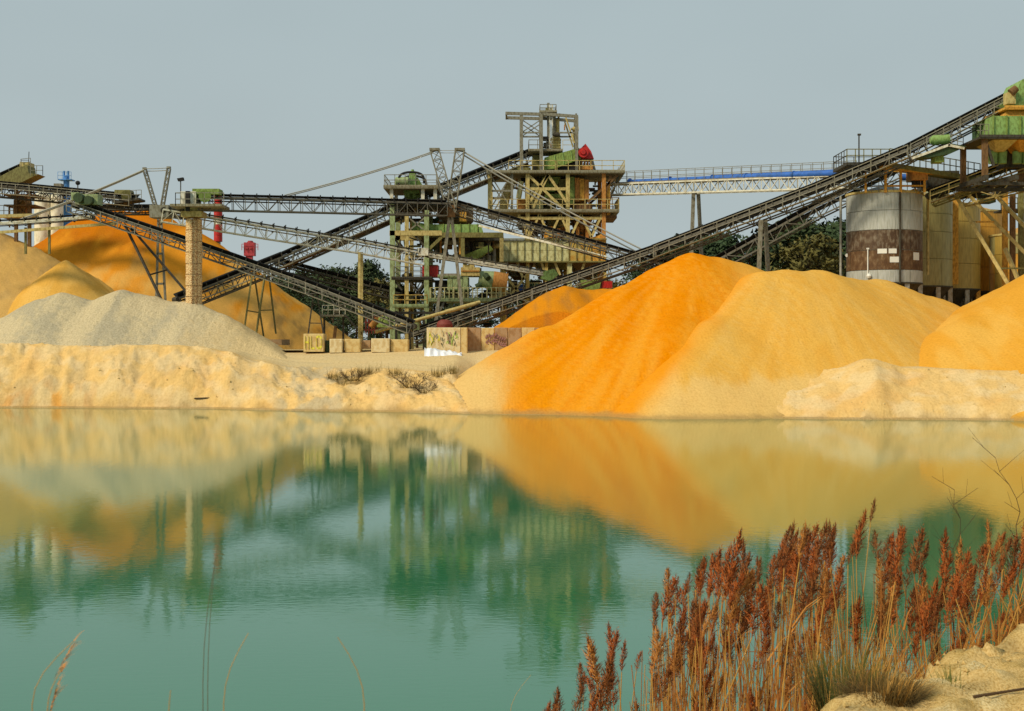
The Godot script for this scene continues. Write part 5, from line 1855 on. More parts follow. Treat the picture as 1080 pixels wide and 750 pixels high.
func build_silos() -> void:
	var top := P(0, 204, 119).y
	var low := P(0, 298, 118).y
	var r := 3.36
	var c := P(932.5, 0, 121)
	var t := silo("big grey silo with a burnt brown band and white notices, nearest of the round silos", c, r, low, top,
		[["silo_grey", "silo_grey_light"], "silo_brown", "silo_worn", ["silo_grey_light", "silo_grey"], ["silo_grey_light", "silo_grey", "silo_grey_light"]], [0.0, 0.14, 0.36, 0.585, 0.8, 1.0])
	# fittings on its front
	var on := func(px: float, py: float, off: float) -> Vector3:
		var x := P(px, 0, 118.4).x - c.x
		return Vector3(c.x + x, P(0, py, 118).y, c.z + sqrt(maxf(0.0, r * r - x * x)) + off)
	var mb := MB.new()
	mb.tube(on.call(946.5, 203, 0.1), on.call(946.5, 299, 0.1), 0.1, 0.1, 8)
	part("stand_pipe", mb, M.dark_steel, t)
	mb = MB.new()
	mb.tube(on.call(894.2, 203, 0.05), on.call(894.2, 299, 0.05), 0.12, 0.12, 8)
	part("stand_pipe", mb, M.galvanized, t)
	mb = MB.new()
	mb.tube(on.call(915.2, 262, 0.1), on.call(915.2, 290, 0.1), 0.06, 0.06, 6)
	mb.box(on.call(915.2, 262, 0.1), Vector3(0.22, 0.14, 0.14))
	part("vent_line", mb, M.sign_white, t)
	mb = MB.new()
	mb.lathe(on.call(916, 291, 0.18), [[0, -0.24], [0.17, -0.17], [0.24, 0], [0.17, 0.17], [0, 0.24]], 12)
	part("vent_ball", mb, M.sign_white, t)
	mb = MB.new()
	var q: Vector3 = on.call(901.2, 267, 0.03)
	mb.tube(q, q + Vector3(-0.05, 0, 0.05), 0.16, 0.16, 12)
	part("round_plate", mb, M.sign_white, t)
	for a in [[924, 933, 262.5, 267.5], [934.8, 943, 262.5, 267.5], [936, 945.6, 271, 277], [962.6, 970.5, 266, 274]]:
		mb = MB.new()
		var qa: Vector3 = on.call(a[0], a[3], 0.05)
		var qb: Vector3 = on.call(a[1], a[3], 0.05)
		var h: float = (a[3] - a[2]) / F * 118
		mb.hexa([qa, qb, qb + Vector3(0, h, 0), qa + Vector3(0, h, 0), qa + Vector3(0, 0, -0.03), qb + Vector3(0, 0, -0.03), qb + Vector3(0, h, -0.03), qa + Vector3(0, h, -0.03)])
		part("notice_plate", mb, M.sign_white, t)
	var back := [[966, 128, "silo_olive", "second silo from the grey one, olive grey, half hidden behind it"], [997, 134.5, "silo_tan", "third round silo, dusty olive with an orange stripe of sand dust"], [1024, 141, "silo_dust", "fourth round silo, ochre with dust, behind the slanting yellow struts"]]
	for a in back:
		var cc := P(a[0], 0, a[1])
		silo(a[3], cc, r, low, P(0, 206, a[1] - 3).y if a[1] < 130 else top + 0.3, [a[2], a[2], a[2], a[2]], [0.0, 0.3, 0.6, 0.8, 1.0])
	silo("lower round silo at the right edge under the yellow gangway", P(1078, 0, 134), 3.1, low - 1.0, P(0, 247, 131).y, [["silo_dust", "silo_tan"], ["silo_tan", "silo_dust"], ["silo_olive", "silo_tan"]], [0.0, 0.4, 0.7, 1.0])
	# yellow stripe pipe between silos
	mb = MB.new()
	mb.tube(P(978.5, 206, 122), P(978.5, 290, 122), 0.14, 0.14, 8)
	single("yellow_pipe", mb, M.dusty_yellow, "upright dusty yellow pipe between the grey and the olive silo", "pipe")
	mb = MB.new()
	pbox(mb, 1003, 209, 1009.5, 300, 129, -0.4, 0.4)
	single("orange_column", mb, M.orange_dust, "stout orange dusty column right of the olive silo", "column")
	# structure on top: platform with railing, orange steel below
	t = thing("silo_platform", "railed dark platform above the grey silo with a lamp post", "platform", P(950, 175, 118))
	mb = MB.new()
	var f0 := P(893, 171, 117)
	var f1 := P(938, 171, 117)
	var f2 := P(1034, 187, 117)
	mb.hexa([f0, f1, f1 + Vector3(0, -0.28, 0), f0 + Vector3(0, -0.28, 0), f0 + Vector3(0, 0, -5), f1 + Vector3(0, 0, -5), f1 + Vector3(0, -0.28, -5), f0 + Vector3(0, -0.28, -5)])
	part("floor", mb, M.dark_steel, t)
	mb = MB.new()
	mb.hexa([f1, f2, f2 + Vector3(0, -0.4, 0), f1 + Vector3(0, -0.4, 0), f1 + Vector3(0, 0, -1.6), f2 + Vector3(0, 0, -1.6), f2 + Vector3(0, -0.4, -1.6), f1 + Vector3(0, -0.4, -1.6)])
	part("ramp", mb, M.olive, t)
	mb = MB.new()
	mb.rail([f0 + Vector3(0.04, 0, -0.05), f1 + Vector3(0, 0, -0.05)], 1.15, 0.7, 0.07)
	mb.rail([f1 + Vector3(0.06, 0, -0.05), f2 + Vector3(0, 0, -0.05)], 1.2, 0.55, 0.07)
	part("railing", mb, M.olive, t)
	mb = MB.new()
	mb.rail([f0 + Vector3(0.04, 0, -0.1), f0 + Vector3(0.04, 0, -4.9), f1 + Vector3(0, 0, -4.9)], 1.15, 0.9, 0.06)
	part("railing", mb, M.dark_steel, t)
	mb = MB.new()
	mb.bar(P(906, 171, 117.6), P(906, 142, 117.6), 0.1, 0.1)
	mb.box(P(906.3, 142, 117.6), Vector3(0.28, 0.16, 0.2))
	part("lamp_post", mb, M.dark_steel, t)
	mb = MB.new()
	pbox(mb, 911, 171.5, 928, 174, 117, 0.3, 4.0)
	part("beam_pad", mb, M.pale_steel, t)
	mb = MB.new()
	mb.bar(P(928, 175, 117.2), P(985, 181, 117.2), 0.3, 0.5)
	mb.bar(P(933, 178, 120), P(985, 183, 120), 0.3, 0.4)
	mb.bar(P(913, 203, 117.6), P(913, 176, 117.6), 0.16, 0.16)
	mb.bar(P(934, 203, 117.6), P(934, 176, 117.6), 0.2, 0.2)
	mb.bar(P(950, 203, 117.6), P(950, 178, 117.6), 0.2, 0.2)
	mb.bar(P(975, 203, 117.6), P(975, 182, 117.6), 0.2, 0.2)
	mb.bar(P(934, 196, 117.6), P(975, 196, 117.6), 0.14, 0.14)
	part("orange_frame", mb, M.orange_dust, t)
	mb = MB.new()
	pbox(mb, 962, 179, 978, 190, 117.4, -0.2, 1.8)
	part("orange_gearbox", mb, M.rust_orange, t)
	mb = MB.new()
	for x in [964.0, 968.0, 974.0]:
		mb.tube(P(x, 190, 117.8), P(x, 198, 117.8), 0.22, 0.22, 8)
	part("spout", mb, M.dark_gap, t)
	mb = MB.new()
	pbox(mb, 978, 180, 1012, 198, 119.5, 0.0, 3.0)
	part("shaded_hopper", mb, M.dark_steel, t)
	mb = MB.new()
	mb.rail([P(912, 203, 117.8), P(972, 203, 117.8)], 1.0, 0.6, 0.05)
	part("silo_top_railing", mb, M.grey_steel, t)
	mb = MB.new()
	ppoly(mb, [[922, 204], [930, 199], [940, 204]], 118.4, 0, 0.8)
	ppoly(mb, [[955, 204], [966, 198], [970, 204]], 118.4, 0, 0.8)
	part("sand_spill", mb, M.orange_dust, t)
	mb = MB.new()
	mb.tube(P(950, 187, 120), P(964, 187, 120), 0.3, 0.3, 8)
	part("blue_motor", mb, M.blue_paint, t)


# ------------------------------------------------------------------ the right-hand tower
func build_right_tower() -> void:
	# green motor and platform of the top conveyor
	var t := thing("drive_station", "pale green motor on a tilted tray under the highest part of the long conveyor", "drive station", P(985, 172, 114))
	var mb := MB.new()
	mb.tube(P(984, 148, 113.4), P(1001, 146.5, 113.4), 0.42, 0.42, 14)
	mb.tube(P(981, 148.2, 113.4), P(984, 148, 113.4), 0.25, 0.4, 12)
	part("motor", mb, M.leaf_green, t)
	mb = MB.new()
	ppoly(mb, [[964, 166], [1000, 153], [1016, 156], [998, 164], [975, 168]], 113.4, -0.9, 0.9)
	var tray := part("tray", mb, M.dark_green, t)
	mb = MB.new()
	mb.bar(P(962, 167, 112.4), P(1002, 152.5, 112.4), 0.12, 0.2)
	mb.bar(P(1000, 153, 112.4), P(1017, 156.5, 112.4), 0.12, 0.2)
	part("tray_rim", mb, M.pale_steel, tray)
	mb = MB.new()
	mb.rail([P(1004, 154, 112.6), P(1016, 156.4, 112.6), P(1016, 156.4, 114.2)], 1.0, 0.6, 0.05)
	part("railing", mb, M.grey_steel, t)
	mb = MB.new()
	pbox(mb, 984, 163, 993, 172, 113.4, -0.6, 0.6)
	part("stand", mb, M.paint_green, t)

	var d := 111.0
	t = thing("hopper_tower", "green hopper tower at the right edge under the long conveyor's head", "hopper tower", ground_at(P(1070, 0, d + 3)))
	mb = MB.new()
	ppoly(mb, [[1061, 108], [1072, 96], [1078, 84], [1096, 76], [1110, 84], [1110, 113], [1064, 113]], d, 0.0, 3.6)
	part("head_hood", mb, M.leaf_green, t)
	mb = MB.new()
	pbox(mb, 1061, 98, 1070, 110, d, -0.3, 0.6)
	part("ochre_cover", mb, M.dusty_yellow, t)
	mb = MB.new()
	mb.tube(P(1066, 98, d - 0.4), P(1072, 93, d - 0.4), 0.35, 0.3, 10)
	part("gear_motor", mb, M.rust, t)
	floor_slab(t, 1057, 1120, 114, d, -0.6, 4.4, M.orange_dust, 0.3)
	mb = MB.new()
	mb.hexa([P(1062, 117, d), P(1112, 117, d), P(1112, 117, d) + Vector3(0, 0, -3.8), P(1062, 117, d) + Vector3(0, 0, -3.8), P(1058, 123, d - 0.3), P(1116, 123, d - 0.3), P(1116, 123, d) + Vector3(0, 0, -4.2), P(1058, 123, d) + Vector3(0, 0, -4.2)])
	part("transition", mb, M.orange_dust, t)
	for k in 4:
		mb = MB.new()
		pbox(mb, 1044.5 + k * 14.2, 123.5, 1058.4 + k * 14.2, 144.6, d, -0.6 + 0.03 * (k % 2), 4.4)
		part("bin_panel", mb, M.leaf_green, t)
	for k in 5:
		mb = MB.new()
		pbox(mb, 1044.0 + k * 14.2, 123, 1045.2 + k * 14.2, 145, d, -0.75, -0.61)
		part("bin_rib", mb, M.paint_green, t)
	floor_slab(t, 1029, 1125, 145.5, d, -1.0, 5.4, M.dark_steel, 0.3)
	mb = MB.new()
	mb.rail([P(1029.5, 145, d - 0.9), P(1043, 145, d - 0.9)], 1.1, 0.4, 0.05)
	mb.rail([P(1029.5, 145, d - 0.9), P(1029.5, 145, d + 5.2)], 1.1, 0.6, 0.05)
	part("railing", mb, M.grey_steel, t)
	for k in 2:
		mb = MB.new()
		var x := 1060.0 + k * 26.0
		mb.hexa([Q(x - 14, 147.5, d, -0.4), Q(x + 12, 147.5, d, -0.4), Q(x + 12, 147.5, d, 3.8), Q(x - 14, 147.5, d, 3.8), Q(x - 6, 158, d, 0.8), Q(x + 4, 158, d, 0.8), Q(x + 4, 158, d, 2.6), Q(x - 6, 158, d, 2.6)])
		part("outlet_cone", mb, M.dusty_yellow if k == 0 else M.orange_dust, t)
		for e in [-3.5, 6.5]:
			mb = MB.new()
			mb.tube(Q(x + e - 2, 157, d, 1.6), Q(x + e - 2, 170, d, 1.6), 0.42, 0.36, 12)
			part("outlet_pipe", mb, M.leaf_green, t)
	var roof := P(0, 186, d).y
	for x in [1036.5, 1100.0]:
		for z in [-0.5, 4.8]:
			var top := Q(x, 147, d, z)
			B("column", M.rust, t, top, Vector3(top.x, roof, top.z), 0.42)
	mb = MB.new()
	for x in [1036.5, 1068.0, 1100.0]:
		mb.box(Vector3(P(x, 0, d).x, roof - 0.2, -d - 5.0), Vector3(0.3, 0.4, 12.0))
	for z in [0.5, 5.0, 10.5]:
		mb.box(Vector3(P(1068, 0, d).x, roof - 0.55, -d - z), Vector3(6.0, 0.28, 0.3))
	part("base_girder", mb, M.dark_steel, t)
	for x in [1068.0, 1100.0]:
		B("leg", M.rust, t, Vector3(P(x, 0, 121.5).x, roof - 0.3, -121.5), Vector3(P(x, 0, 121.5).x, YARD - 0.1, -121.5), 0.42)
	B("brace", M.dark_steel, t, Q(1037, 149, d, -0.5), Q(1046, 176, d, -0.5), 0.22)
	B("brace", M.dark_steel, t, Q(1098, 149, d, -0.5), Q(1085, 176, d, -0.5), 0.22)
	mb = MB.new()
	pbox(mb, 1072, 150, 1100, 172, d, 2.8, 4.6)
	part("back_casing", mb, M.dark_steel, t)
	# two conveyors running under the tower to the right edge
	conveyor("dark railed conveyor rising to the right edge under the green hopper", [P(980, 204, 119), P(1080, 167, 115.5), P(1200, 124, 113)], {"h": 1.2, "steel": "olive", "w": 1.3, "walk": true, "rail": "dusty_yellow"})
	t = conveyor("yellow gangway conveyor below it at the right edge, above the slanting struts", [P(1012, 204, 122), P(1090, 184, 118), P(1200, 156, 116)], {"h": 1.2, "steel": "dusty_yellow", "w": 1.2})
	# yellow slanting struts
	t = thing("strut_frame", "dusty yellow slanting struts propping the right gangway in front of the ochre silos", "strut frame", ground_at(P(1060, 0, 120)))
	for a in [[1008, 206, 119, 1066, 304, 116.5], [1021, 205, 121, 1090, 276, 119], [1049, 205, 120, 1092, 250, 117.5], [1060, 262, 120.2, 1076, 300, 119.0]]:
		B("strut", M.dusty_yellow, t, P(a[0], a[1], a[2]), P(a[3], a[4], a[5]), 0.3)
	B("cross_bar", M.orange_dust, t, P(1030, 234, 118.5), P(1048, 234, 120), 0.14)
	B("cross_bar", M.olive, t, P(1056, 283, 117.5), P(1082, 283, 118.5), 0.14)
	for x in [1060.0, 1077.0]:
		B("column", M.orange_dust if x < 1070 else M.olive, t, P(x, 190, 123), ground_at(P(x, 0, 123)), 0.42)
	t = thing("service_gallery", "dark railed gallery behind the yellow struts at the right edge", "gallery", P(1080, 222, 126))
	mb = MB.new()
	pbox(mb, 1056, 221, 1120, 223, 126, -1, 2)
	part("floor", mb, M.dark_steel, t)
	mb = MB.new()
	mb.rail([P(1056, 221, 125), P(1120, 221, 125)], 1.1, 0.5, 0.08)
	part("railing", mb, M.olive, t)
	mb = MB.new()
	pbox(mb, 1036, 198, 1048, 214, 124, -0.6, 1.2)
	part("motor_casing", mb, M.dark_green, t)
	mb = MB.new()
	mb.tube(P(1041, 203, 123), P(1045, 199, 123), 0.5, 0.5, 14)
	part("motor_end", mb, M.sign_white, t)


# ------------------------------------------------------------------ concrete blocks and the wall
func block_mesh(x0: float, y0: float, x1: float, y1: float, d: float, near: float, far: float, bev := 0.06) -> MB:
	var mb := MB.new()
	var a := P(x0, y1, d)
	var b := P(x1, y0, d)
	var zs := [-d - near, -d - near - bev, -d - far + bev, -d - far]
	var prev := []
	for k in 4:
		var i := bev if k == 0 or k == 3 else 0.0
		var ring := [Vector3(a.x + i, a.y, zs[k]), Vector3(b.x - i, a.y, zs[k]), Vector3(b.x - i, b.y - i, zs[k]), Vector3(a.x + i, b.y - i, zs[k])]
		if k == 0 or k == 3:
			mb.quad(ring[0], ring[1], ring[2], ring[3], Vector3(0, 0, 1 if k == 0 else -1))
		if k > 0:
			var mid := (a + b) / 2.0
			for e in 4:
				var p: Vector3 = prev[e]
				var q: Vector3 = prev[(e + 1) % 4]
				mb.quad(p, q, ring[(e + 1) % 4], ring[e], Vector3((p.x + q.x) / 2 - mid.x, (p.y + q.y) / 2 - mid.y, 0))
		prev = ring
	return mb

func strokes(mb: MB, lines: Array, d: float, w: float) -> void:   # sprayed strokes lying on a face at depth d
	for l in lines:
		for i in l.size() - 1:
			mb.bar(P(l[i][0], l[i][1], d), P(l[i + 1][0], l[i + 1][1], d), 0.016, w)

func build_blocks() -> void:
	# the yellow block with sprayed letters
	var t := thing("concrete_block", "cube of concrete with big pale yellow sprayed letters, leftmost of the yard's blocks", "concrete block", P(331, 370, 117))
	part("block", block_mesh(320, 352, 341.5, 371, 117, 0, 1.7), M.concrete_warm, t)
	var mb := MB.new()
	for l in [[[[321.8, 354.5], [321.8, 368]], [[321.8, 361], [325.4, 361]], [[325.4, 354.5], [325.4, 368]]], [[[328, 354.5], [328, 367.5], [331.8, 367.5]]], [[[333.8, 356], [336.5, 354.5], [339, 357], [339, 365], [336.5, 368], [333.9, 366], [333.8, 356]]]]:
		mb = MB.new()
		strokes(mb, l, 116.99, 0.17)
		part("sprayed_letter", mb, M.spray_yellow, t)
	# the smaller blocks
	var small := [[347.5, 357.5, 361, 372, "concrete", "pale concrete block next to the right of the block with yellow letters"], [363.5, 357.5, 380, 371.5, "concrete_warm", "stained concrete block right below the foot of the yellowish post"], [391.5, 357, 411, 371.5, "concrete", "wide pale concrete block left of the last small one"], [412, 358, 430.5, 371, "concrete_warm", "rightmost of the small concrete blocks, dirtier than its neighbour"]]
	for k in small.size():
		var a: Array = small[k]
		single("concrete_block", block_mesh(a[0], a[1], a[2], a[3], 117 + 0.3 * (k % 2), 0, 1.4), M[a[4]], a[5], "concrete block", "")
	single("steel_box", block_mesh(343.5, 359, 347, 371, 117.6, 0, 0.8), M.dark_green, "dark green narrow box between the lettered block and the pale block", "box")
	single("concrete_block", block_mesh(380.5, 359, 391, 368, 118.2, 0, 1.2), M.concrete_brown, "low brown block lying between the two pairs of small pale blocks", "concrete block")
	# graffitied cube and wall
	t = thing("graffiti_block", "large concrete cube covered with grey and green graffiti, white sheeting at its foot", "concrete block", P(471, 381, 115))
	part("block", block_mesh(450, 345.5, 486, 384, 115, 0, 3.0), M.concrete, t)
	part("edge_panel", block_mesh(486.3, 345.5, 493, 384, 115, 0.02, 3.0), M.concrete_warm, t)
	var r := RandomNumberGenerator.new()
	r.seed = 44
	for k in [["spray_grey", 11, 455.0], ["spray_green", 7, 475.0], ["spray_yellow", 7, 456.0], ["spray_violet", 4, 468.0]]:
		mb = MB.new()
		for i in k[1]:
			var x: float = (456.0 + i * 2.5) if k[0] == "spray_grey" else k[2] + r.randf_range(-4, 8)
			var y := r.randf_range(348, 358)
			var l := [[x, y]]
			for s in 4:
				x += r.randf_range(-1.6, 2.4)
				y += r.randf_range(2.0, 4.6) * (-1.0 if s == 2 else 1.0)
				l.append([clampf(x, 452, 485), clampf(y, 348, 372)])
			strokes(mb, [l], 114.995 - 0.004 * r.randf(), 0.07)
		part("sprayed_strokes", mb, M[k[0]], t).set_meta("kind", "stuff")
	t = thing("concrete_wall", "brownish wall of upright concrete panels with reddish graffiti, running into the orange heap", "wall", P(530, 381, 116.6))
	for k in 6:
		var x0 := 493.4 + k * 14.2
		part("wall_panel", block_mesh(x0, 345.6 + 0.25 * (k % 2), x0 + 13.9, 384, 116.4 + 0.04 * (k % 3), 0, 0.5, 0.05), [M.concrete_brown, M.concrete_warm, M.concrete_brown][k % 3], t)
	mb = MB.new()
	for i in 9:
		var x := 512.0 + i * 2.4
		var y := r.randf_range(355, 360)
		strokes(mb, [[[x, y], [x + 1.8, y - 4], [x + 2.6, y + 2], [x + 0.4, y + 4], [x + 3, y + 6]]], 116.38, 0.09)
	part("sprayed_strokes", mb, M.spray_violet, t).set_meta("kind", "stuff")
	# crumpled white sheeting
	mb = MB.new()
	var pts := []
	for i in 30:
		var row := []
		for j in 9:
			var x := P(447.5 + i * 1.36, 0, 113.6).x
			var ph := fine.get_noise_2d(i * 0.22, j * 0.5)
			row.append(Vector3(x, bank_height(x, 15.0) + 0.1 + maxf(0.0, sin(PI * j / 8.0)) * (0.75 - 0.012 * i) + 0.22 * ph, -113.9 - 0.5 + j * 0.13 - 0.06 * sin(i * 1.1)))
		pts.append(row)
	var cols := []
	for row in pts:
		var rc := []
		for q in row:
			rc.append(Color(1, 1, 1))
		cols.append(rc)
	grid(mb, pts, cols)
	mb.colored = false
	single("plastic_sheeting", mb, M.plastic_white, "crumpled white plastic sheeting at the foot of the graffitied cube", "sheeting")


# ------------------------------------------------------------------ plants on the far bank
func blade(mb: MB, at: Vector3, dir: Vector3, length: float, w: float, droop: float) -> void:   # a thin curved blade
	var s := dir.cross(Vector3.UP + Vector3(0.1, 0, 0.2)).normalized() * w
	var last := at
	for k in 3:
		var u := (k + 1) / 3.0
		var q := at + dir * length * u - Vector3.UP * droop * length * u * u
		var s0 := s * (1.0 - k / 3.0)
		var s1 := s * (1.0 - u)
		var nn := s.cross(q - last).normalized()
		if nn.y < 0: nn = -nn
		mb.tri3(last - s0, last + s0, q + s1, nn, nn, nn)
		if k < 2:
			mb.tri3(last - s0, q + s1, q - s1, nn, nn, nn)
		last = q

func tuft(n: int, spread: float, hmin: float, hmax: float, w: float, droop: float, lean := 0.8) -> MB:
	var mb := MB.new()
	for i in n:
		var an := rng.randf() * TAU
		var r := sqrt(rng.randf()) * spread
		var at := Vector3(cos(an) * r, 0, sin(an) * r)
		var dir := Vector3(cos(an) * lean * rng.randf(), 1, sin(an) * lean * rng.randf()).normalized()
		blade(mb, at, dir, rng.randf_range(hmin, hmax), w, droop * rng.randf())
	return mb

func put_tuft(called: String, label: String, category: String, at: Vector3, parts: Array, group := "") -> void:
	var t := thing(called, label, category, at, group)
	for p in parts:
		var mb: MB = p[1]
		org[t] = Vector3.ZERO
		var o := part(p[0], mb, p[2], t)
		if not p[0] in ["twigs", "branches"]:
			o.set_meta("kind", "stuff")

func bare_bush(mb: MB, at: Vector3, dir: Vector3, length: float, r: float, deep: int) -> void:
	var b := at + dir * length
	mb.tube(at, b, r, r * 0.65, 4, false)
	if deep <= 0:
		return
	for k in 3:
		var nd := (dir + Vector3(rng.randfn(), rng.randfn() * 0.6 + 0.15, rng.randfn()) * 0.55).normalized()
		bare_bush(mb, at.lerp(b, rng.randf_range(0.45, 1.0)), nd, length * rng.randf_range(0.55, 0.85), r * 0.6, deep - 1)

func bank_place(px: float, v: float) -> Vector3:
	var d := 100.0
	for k in 4:
		d = shore((px - CX) / F * d) + v
	var x := (px - CX) / F * d
	return Vector3(x, bank_height(x, v) - 0.08, -d)

func build_bank_plants() -> void:
	for a in [[434, 3.4, "dark bare bush growing on the middle of the pale bank below the graffitied cube", 1.3], [448, 2.8, "sprawling low bare twigs to the right of the dark bare bush on the bank", 0.9], [372, 4.4, "bare grey bush at the top of the bank left of the dark one", 0.9]]:
		var mb := MB.new()
		for k in 16:
			var an := TAU * k / 16.0
			bare_bush(mb, Vector3(cos(an), 0, sin(an)) * 0.3 * a[3], Vector3(cos(an) * 0.8, 0.75, sin(an) * 0.8).normalized(), 0.62 * a[3], 0.02, 3)
		put_tuft("bare_bush", a[2], "bush", bank_place(a[0], a[1]), [["twigs", mb, M.twig], ["dry_grass", tuft(150, 0.8 * a[3], 0.4, 0.95, 0.02, 0.8, 1.2), M.dry_grass]], "bare bushes on the far bank")
	var spots := [[352, 4.6, "dry grass tussock on the bank edge above the grey spill, farthest left"], [362, 3.8, "dry grass tussock in the grey gully left of the middle"], [384, 5.4, "tall dry grass tussock on the edge of the yard under the pale blocks"], [395, 5.6, "dry grass tussock between the grey bush and the dark bare bush"], [416, 5.0, "dry grass tussock on the bank edge above the dark bare bush"], [462, 5.6, "thin dry grass in front of the white plastic sheeting"], [476, 6.0, "thin dry grass at the right end of the plastic sheeting"]]
	for a in spots:
		put_tuft("grass_tussock", a[2], "grass", bank_place(a[0], a[1]), [["blades", tuft(110, 0.55, 0.5, 1.3, 0.016, 0.5, 0.5), M.dry_grass]], "dry tussocks on the far bank")
	# driftwood at the waterline
	for a in [[205, 0.7, "dark stick lying at the foot of the left bank by the waterline"], [510, 2.2, "small dark stick lying on the bank at the left foot of the orange heap"]]:
		var mb := MB.new()
		var q := bank_place(a[0], a[1]) + Vector3.UP * 0.15
		mb.tube(q, q + Vector3(1.0, 0.05, 0.1), 0.06, 0.05, 6)
		mb.tube(q + Vector3(0.9, 0.05, 0.1), q + Vector3(1.9, 0.02, 0.0), 0.05, 0.02, 6)
		single("driftwood", mb, M.twig, a[2], "driftwood")


# ------------------------------------------------------------------ reeds and grasses on the near shore
func plume_mesh(seed_: int, length: float, fat: float) -> ArrayMesh:   # a feathery seed head about its foot, nodding to +x
	var r := RandomNumberGenerator.new()
	r.seed = seed_
	var mb := MB.new()
	var nod := r.randf_range(0.05, 0.35)
	var axis := func(u: float) -> Vector3:
		return Vector3(nod * length * u * u, length * u * (1.0 - 0.15 * nod * u), 0)
	for k in 96:
		var u := pow(r.randf(), 0.9) * 0.98
		var at: Vector3 = axis.call(u)
		var an := r.randf() * TAU
		var width := fat * length * sin(PI * clampf(0.14 + 0.86 * u, 0, 1)) * r.randf_range(0.45, 1.1)
		var out := Vector3(cos(an) + nod * 1.4, 0, sin(an) * 0.9)
		var tip: Vector3 = at + out * width + Vector3.UP * length * r.randf_range(0.1, 0.26)
		# each branchlet is a spray of small pointed spikelets
		for s in 5:
			var p: Vector3 = at.lerp(tip, 0.2 + 0.2 * s)
			var d := (tip - at).normalized() + Vector3(r.randfn(), r.randfn() * 0.7, r.randfn()) * 0.45
			var q := p + d.normalized() * length * r.randf_range(0.07, 0.14)
			var sd := d.cross(Vector3(r.randfn(), r.randfn(), r.randfn())).normalized() * length * 0.0105
			var nn := (out.normalized() + Vector3.UP * 0.3 + Vector3(r.randfn(), r.randfn(), r.randfn()) * 0.35).normalized()
			mb.tri3(p - sd, p + sd, q, nn, nn, nn)
	var last: Vector3 = axis.call(0.0)
	for k in 4:
		var q: Vector3 = axis.call((k + 1) / 4.0)
		mb.tube(last, q, 0.0035, 0.0025, 4, false)
		last = q
	return mb.commit(Vector3.ZERO)

func reed_ground(x: float, z: float) -> float:
	return maxf(near_height(x, z), 0.0) if x > 0.2 else 0.0

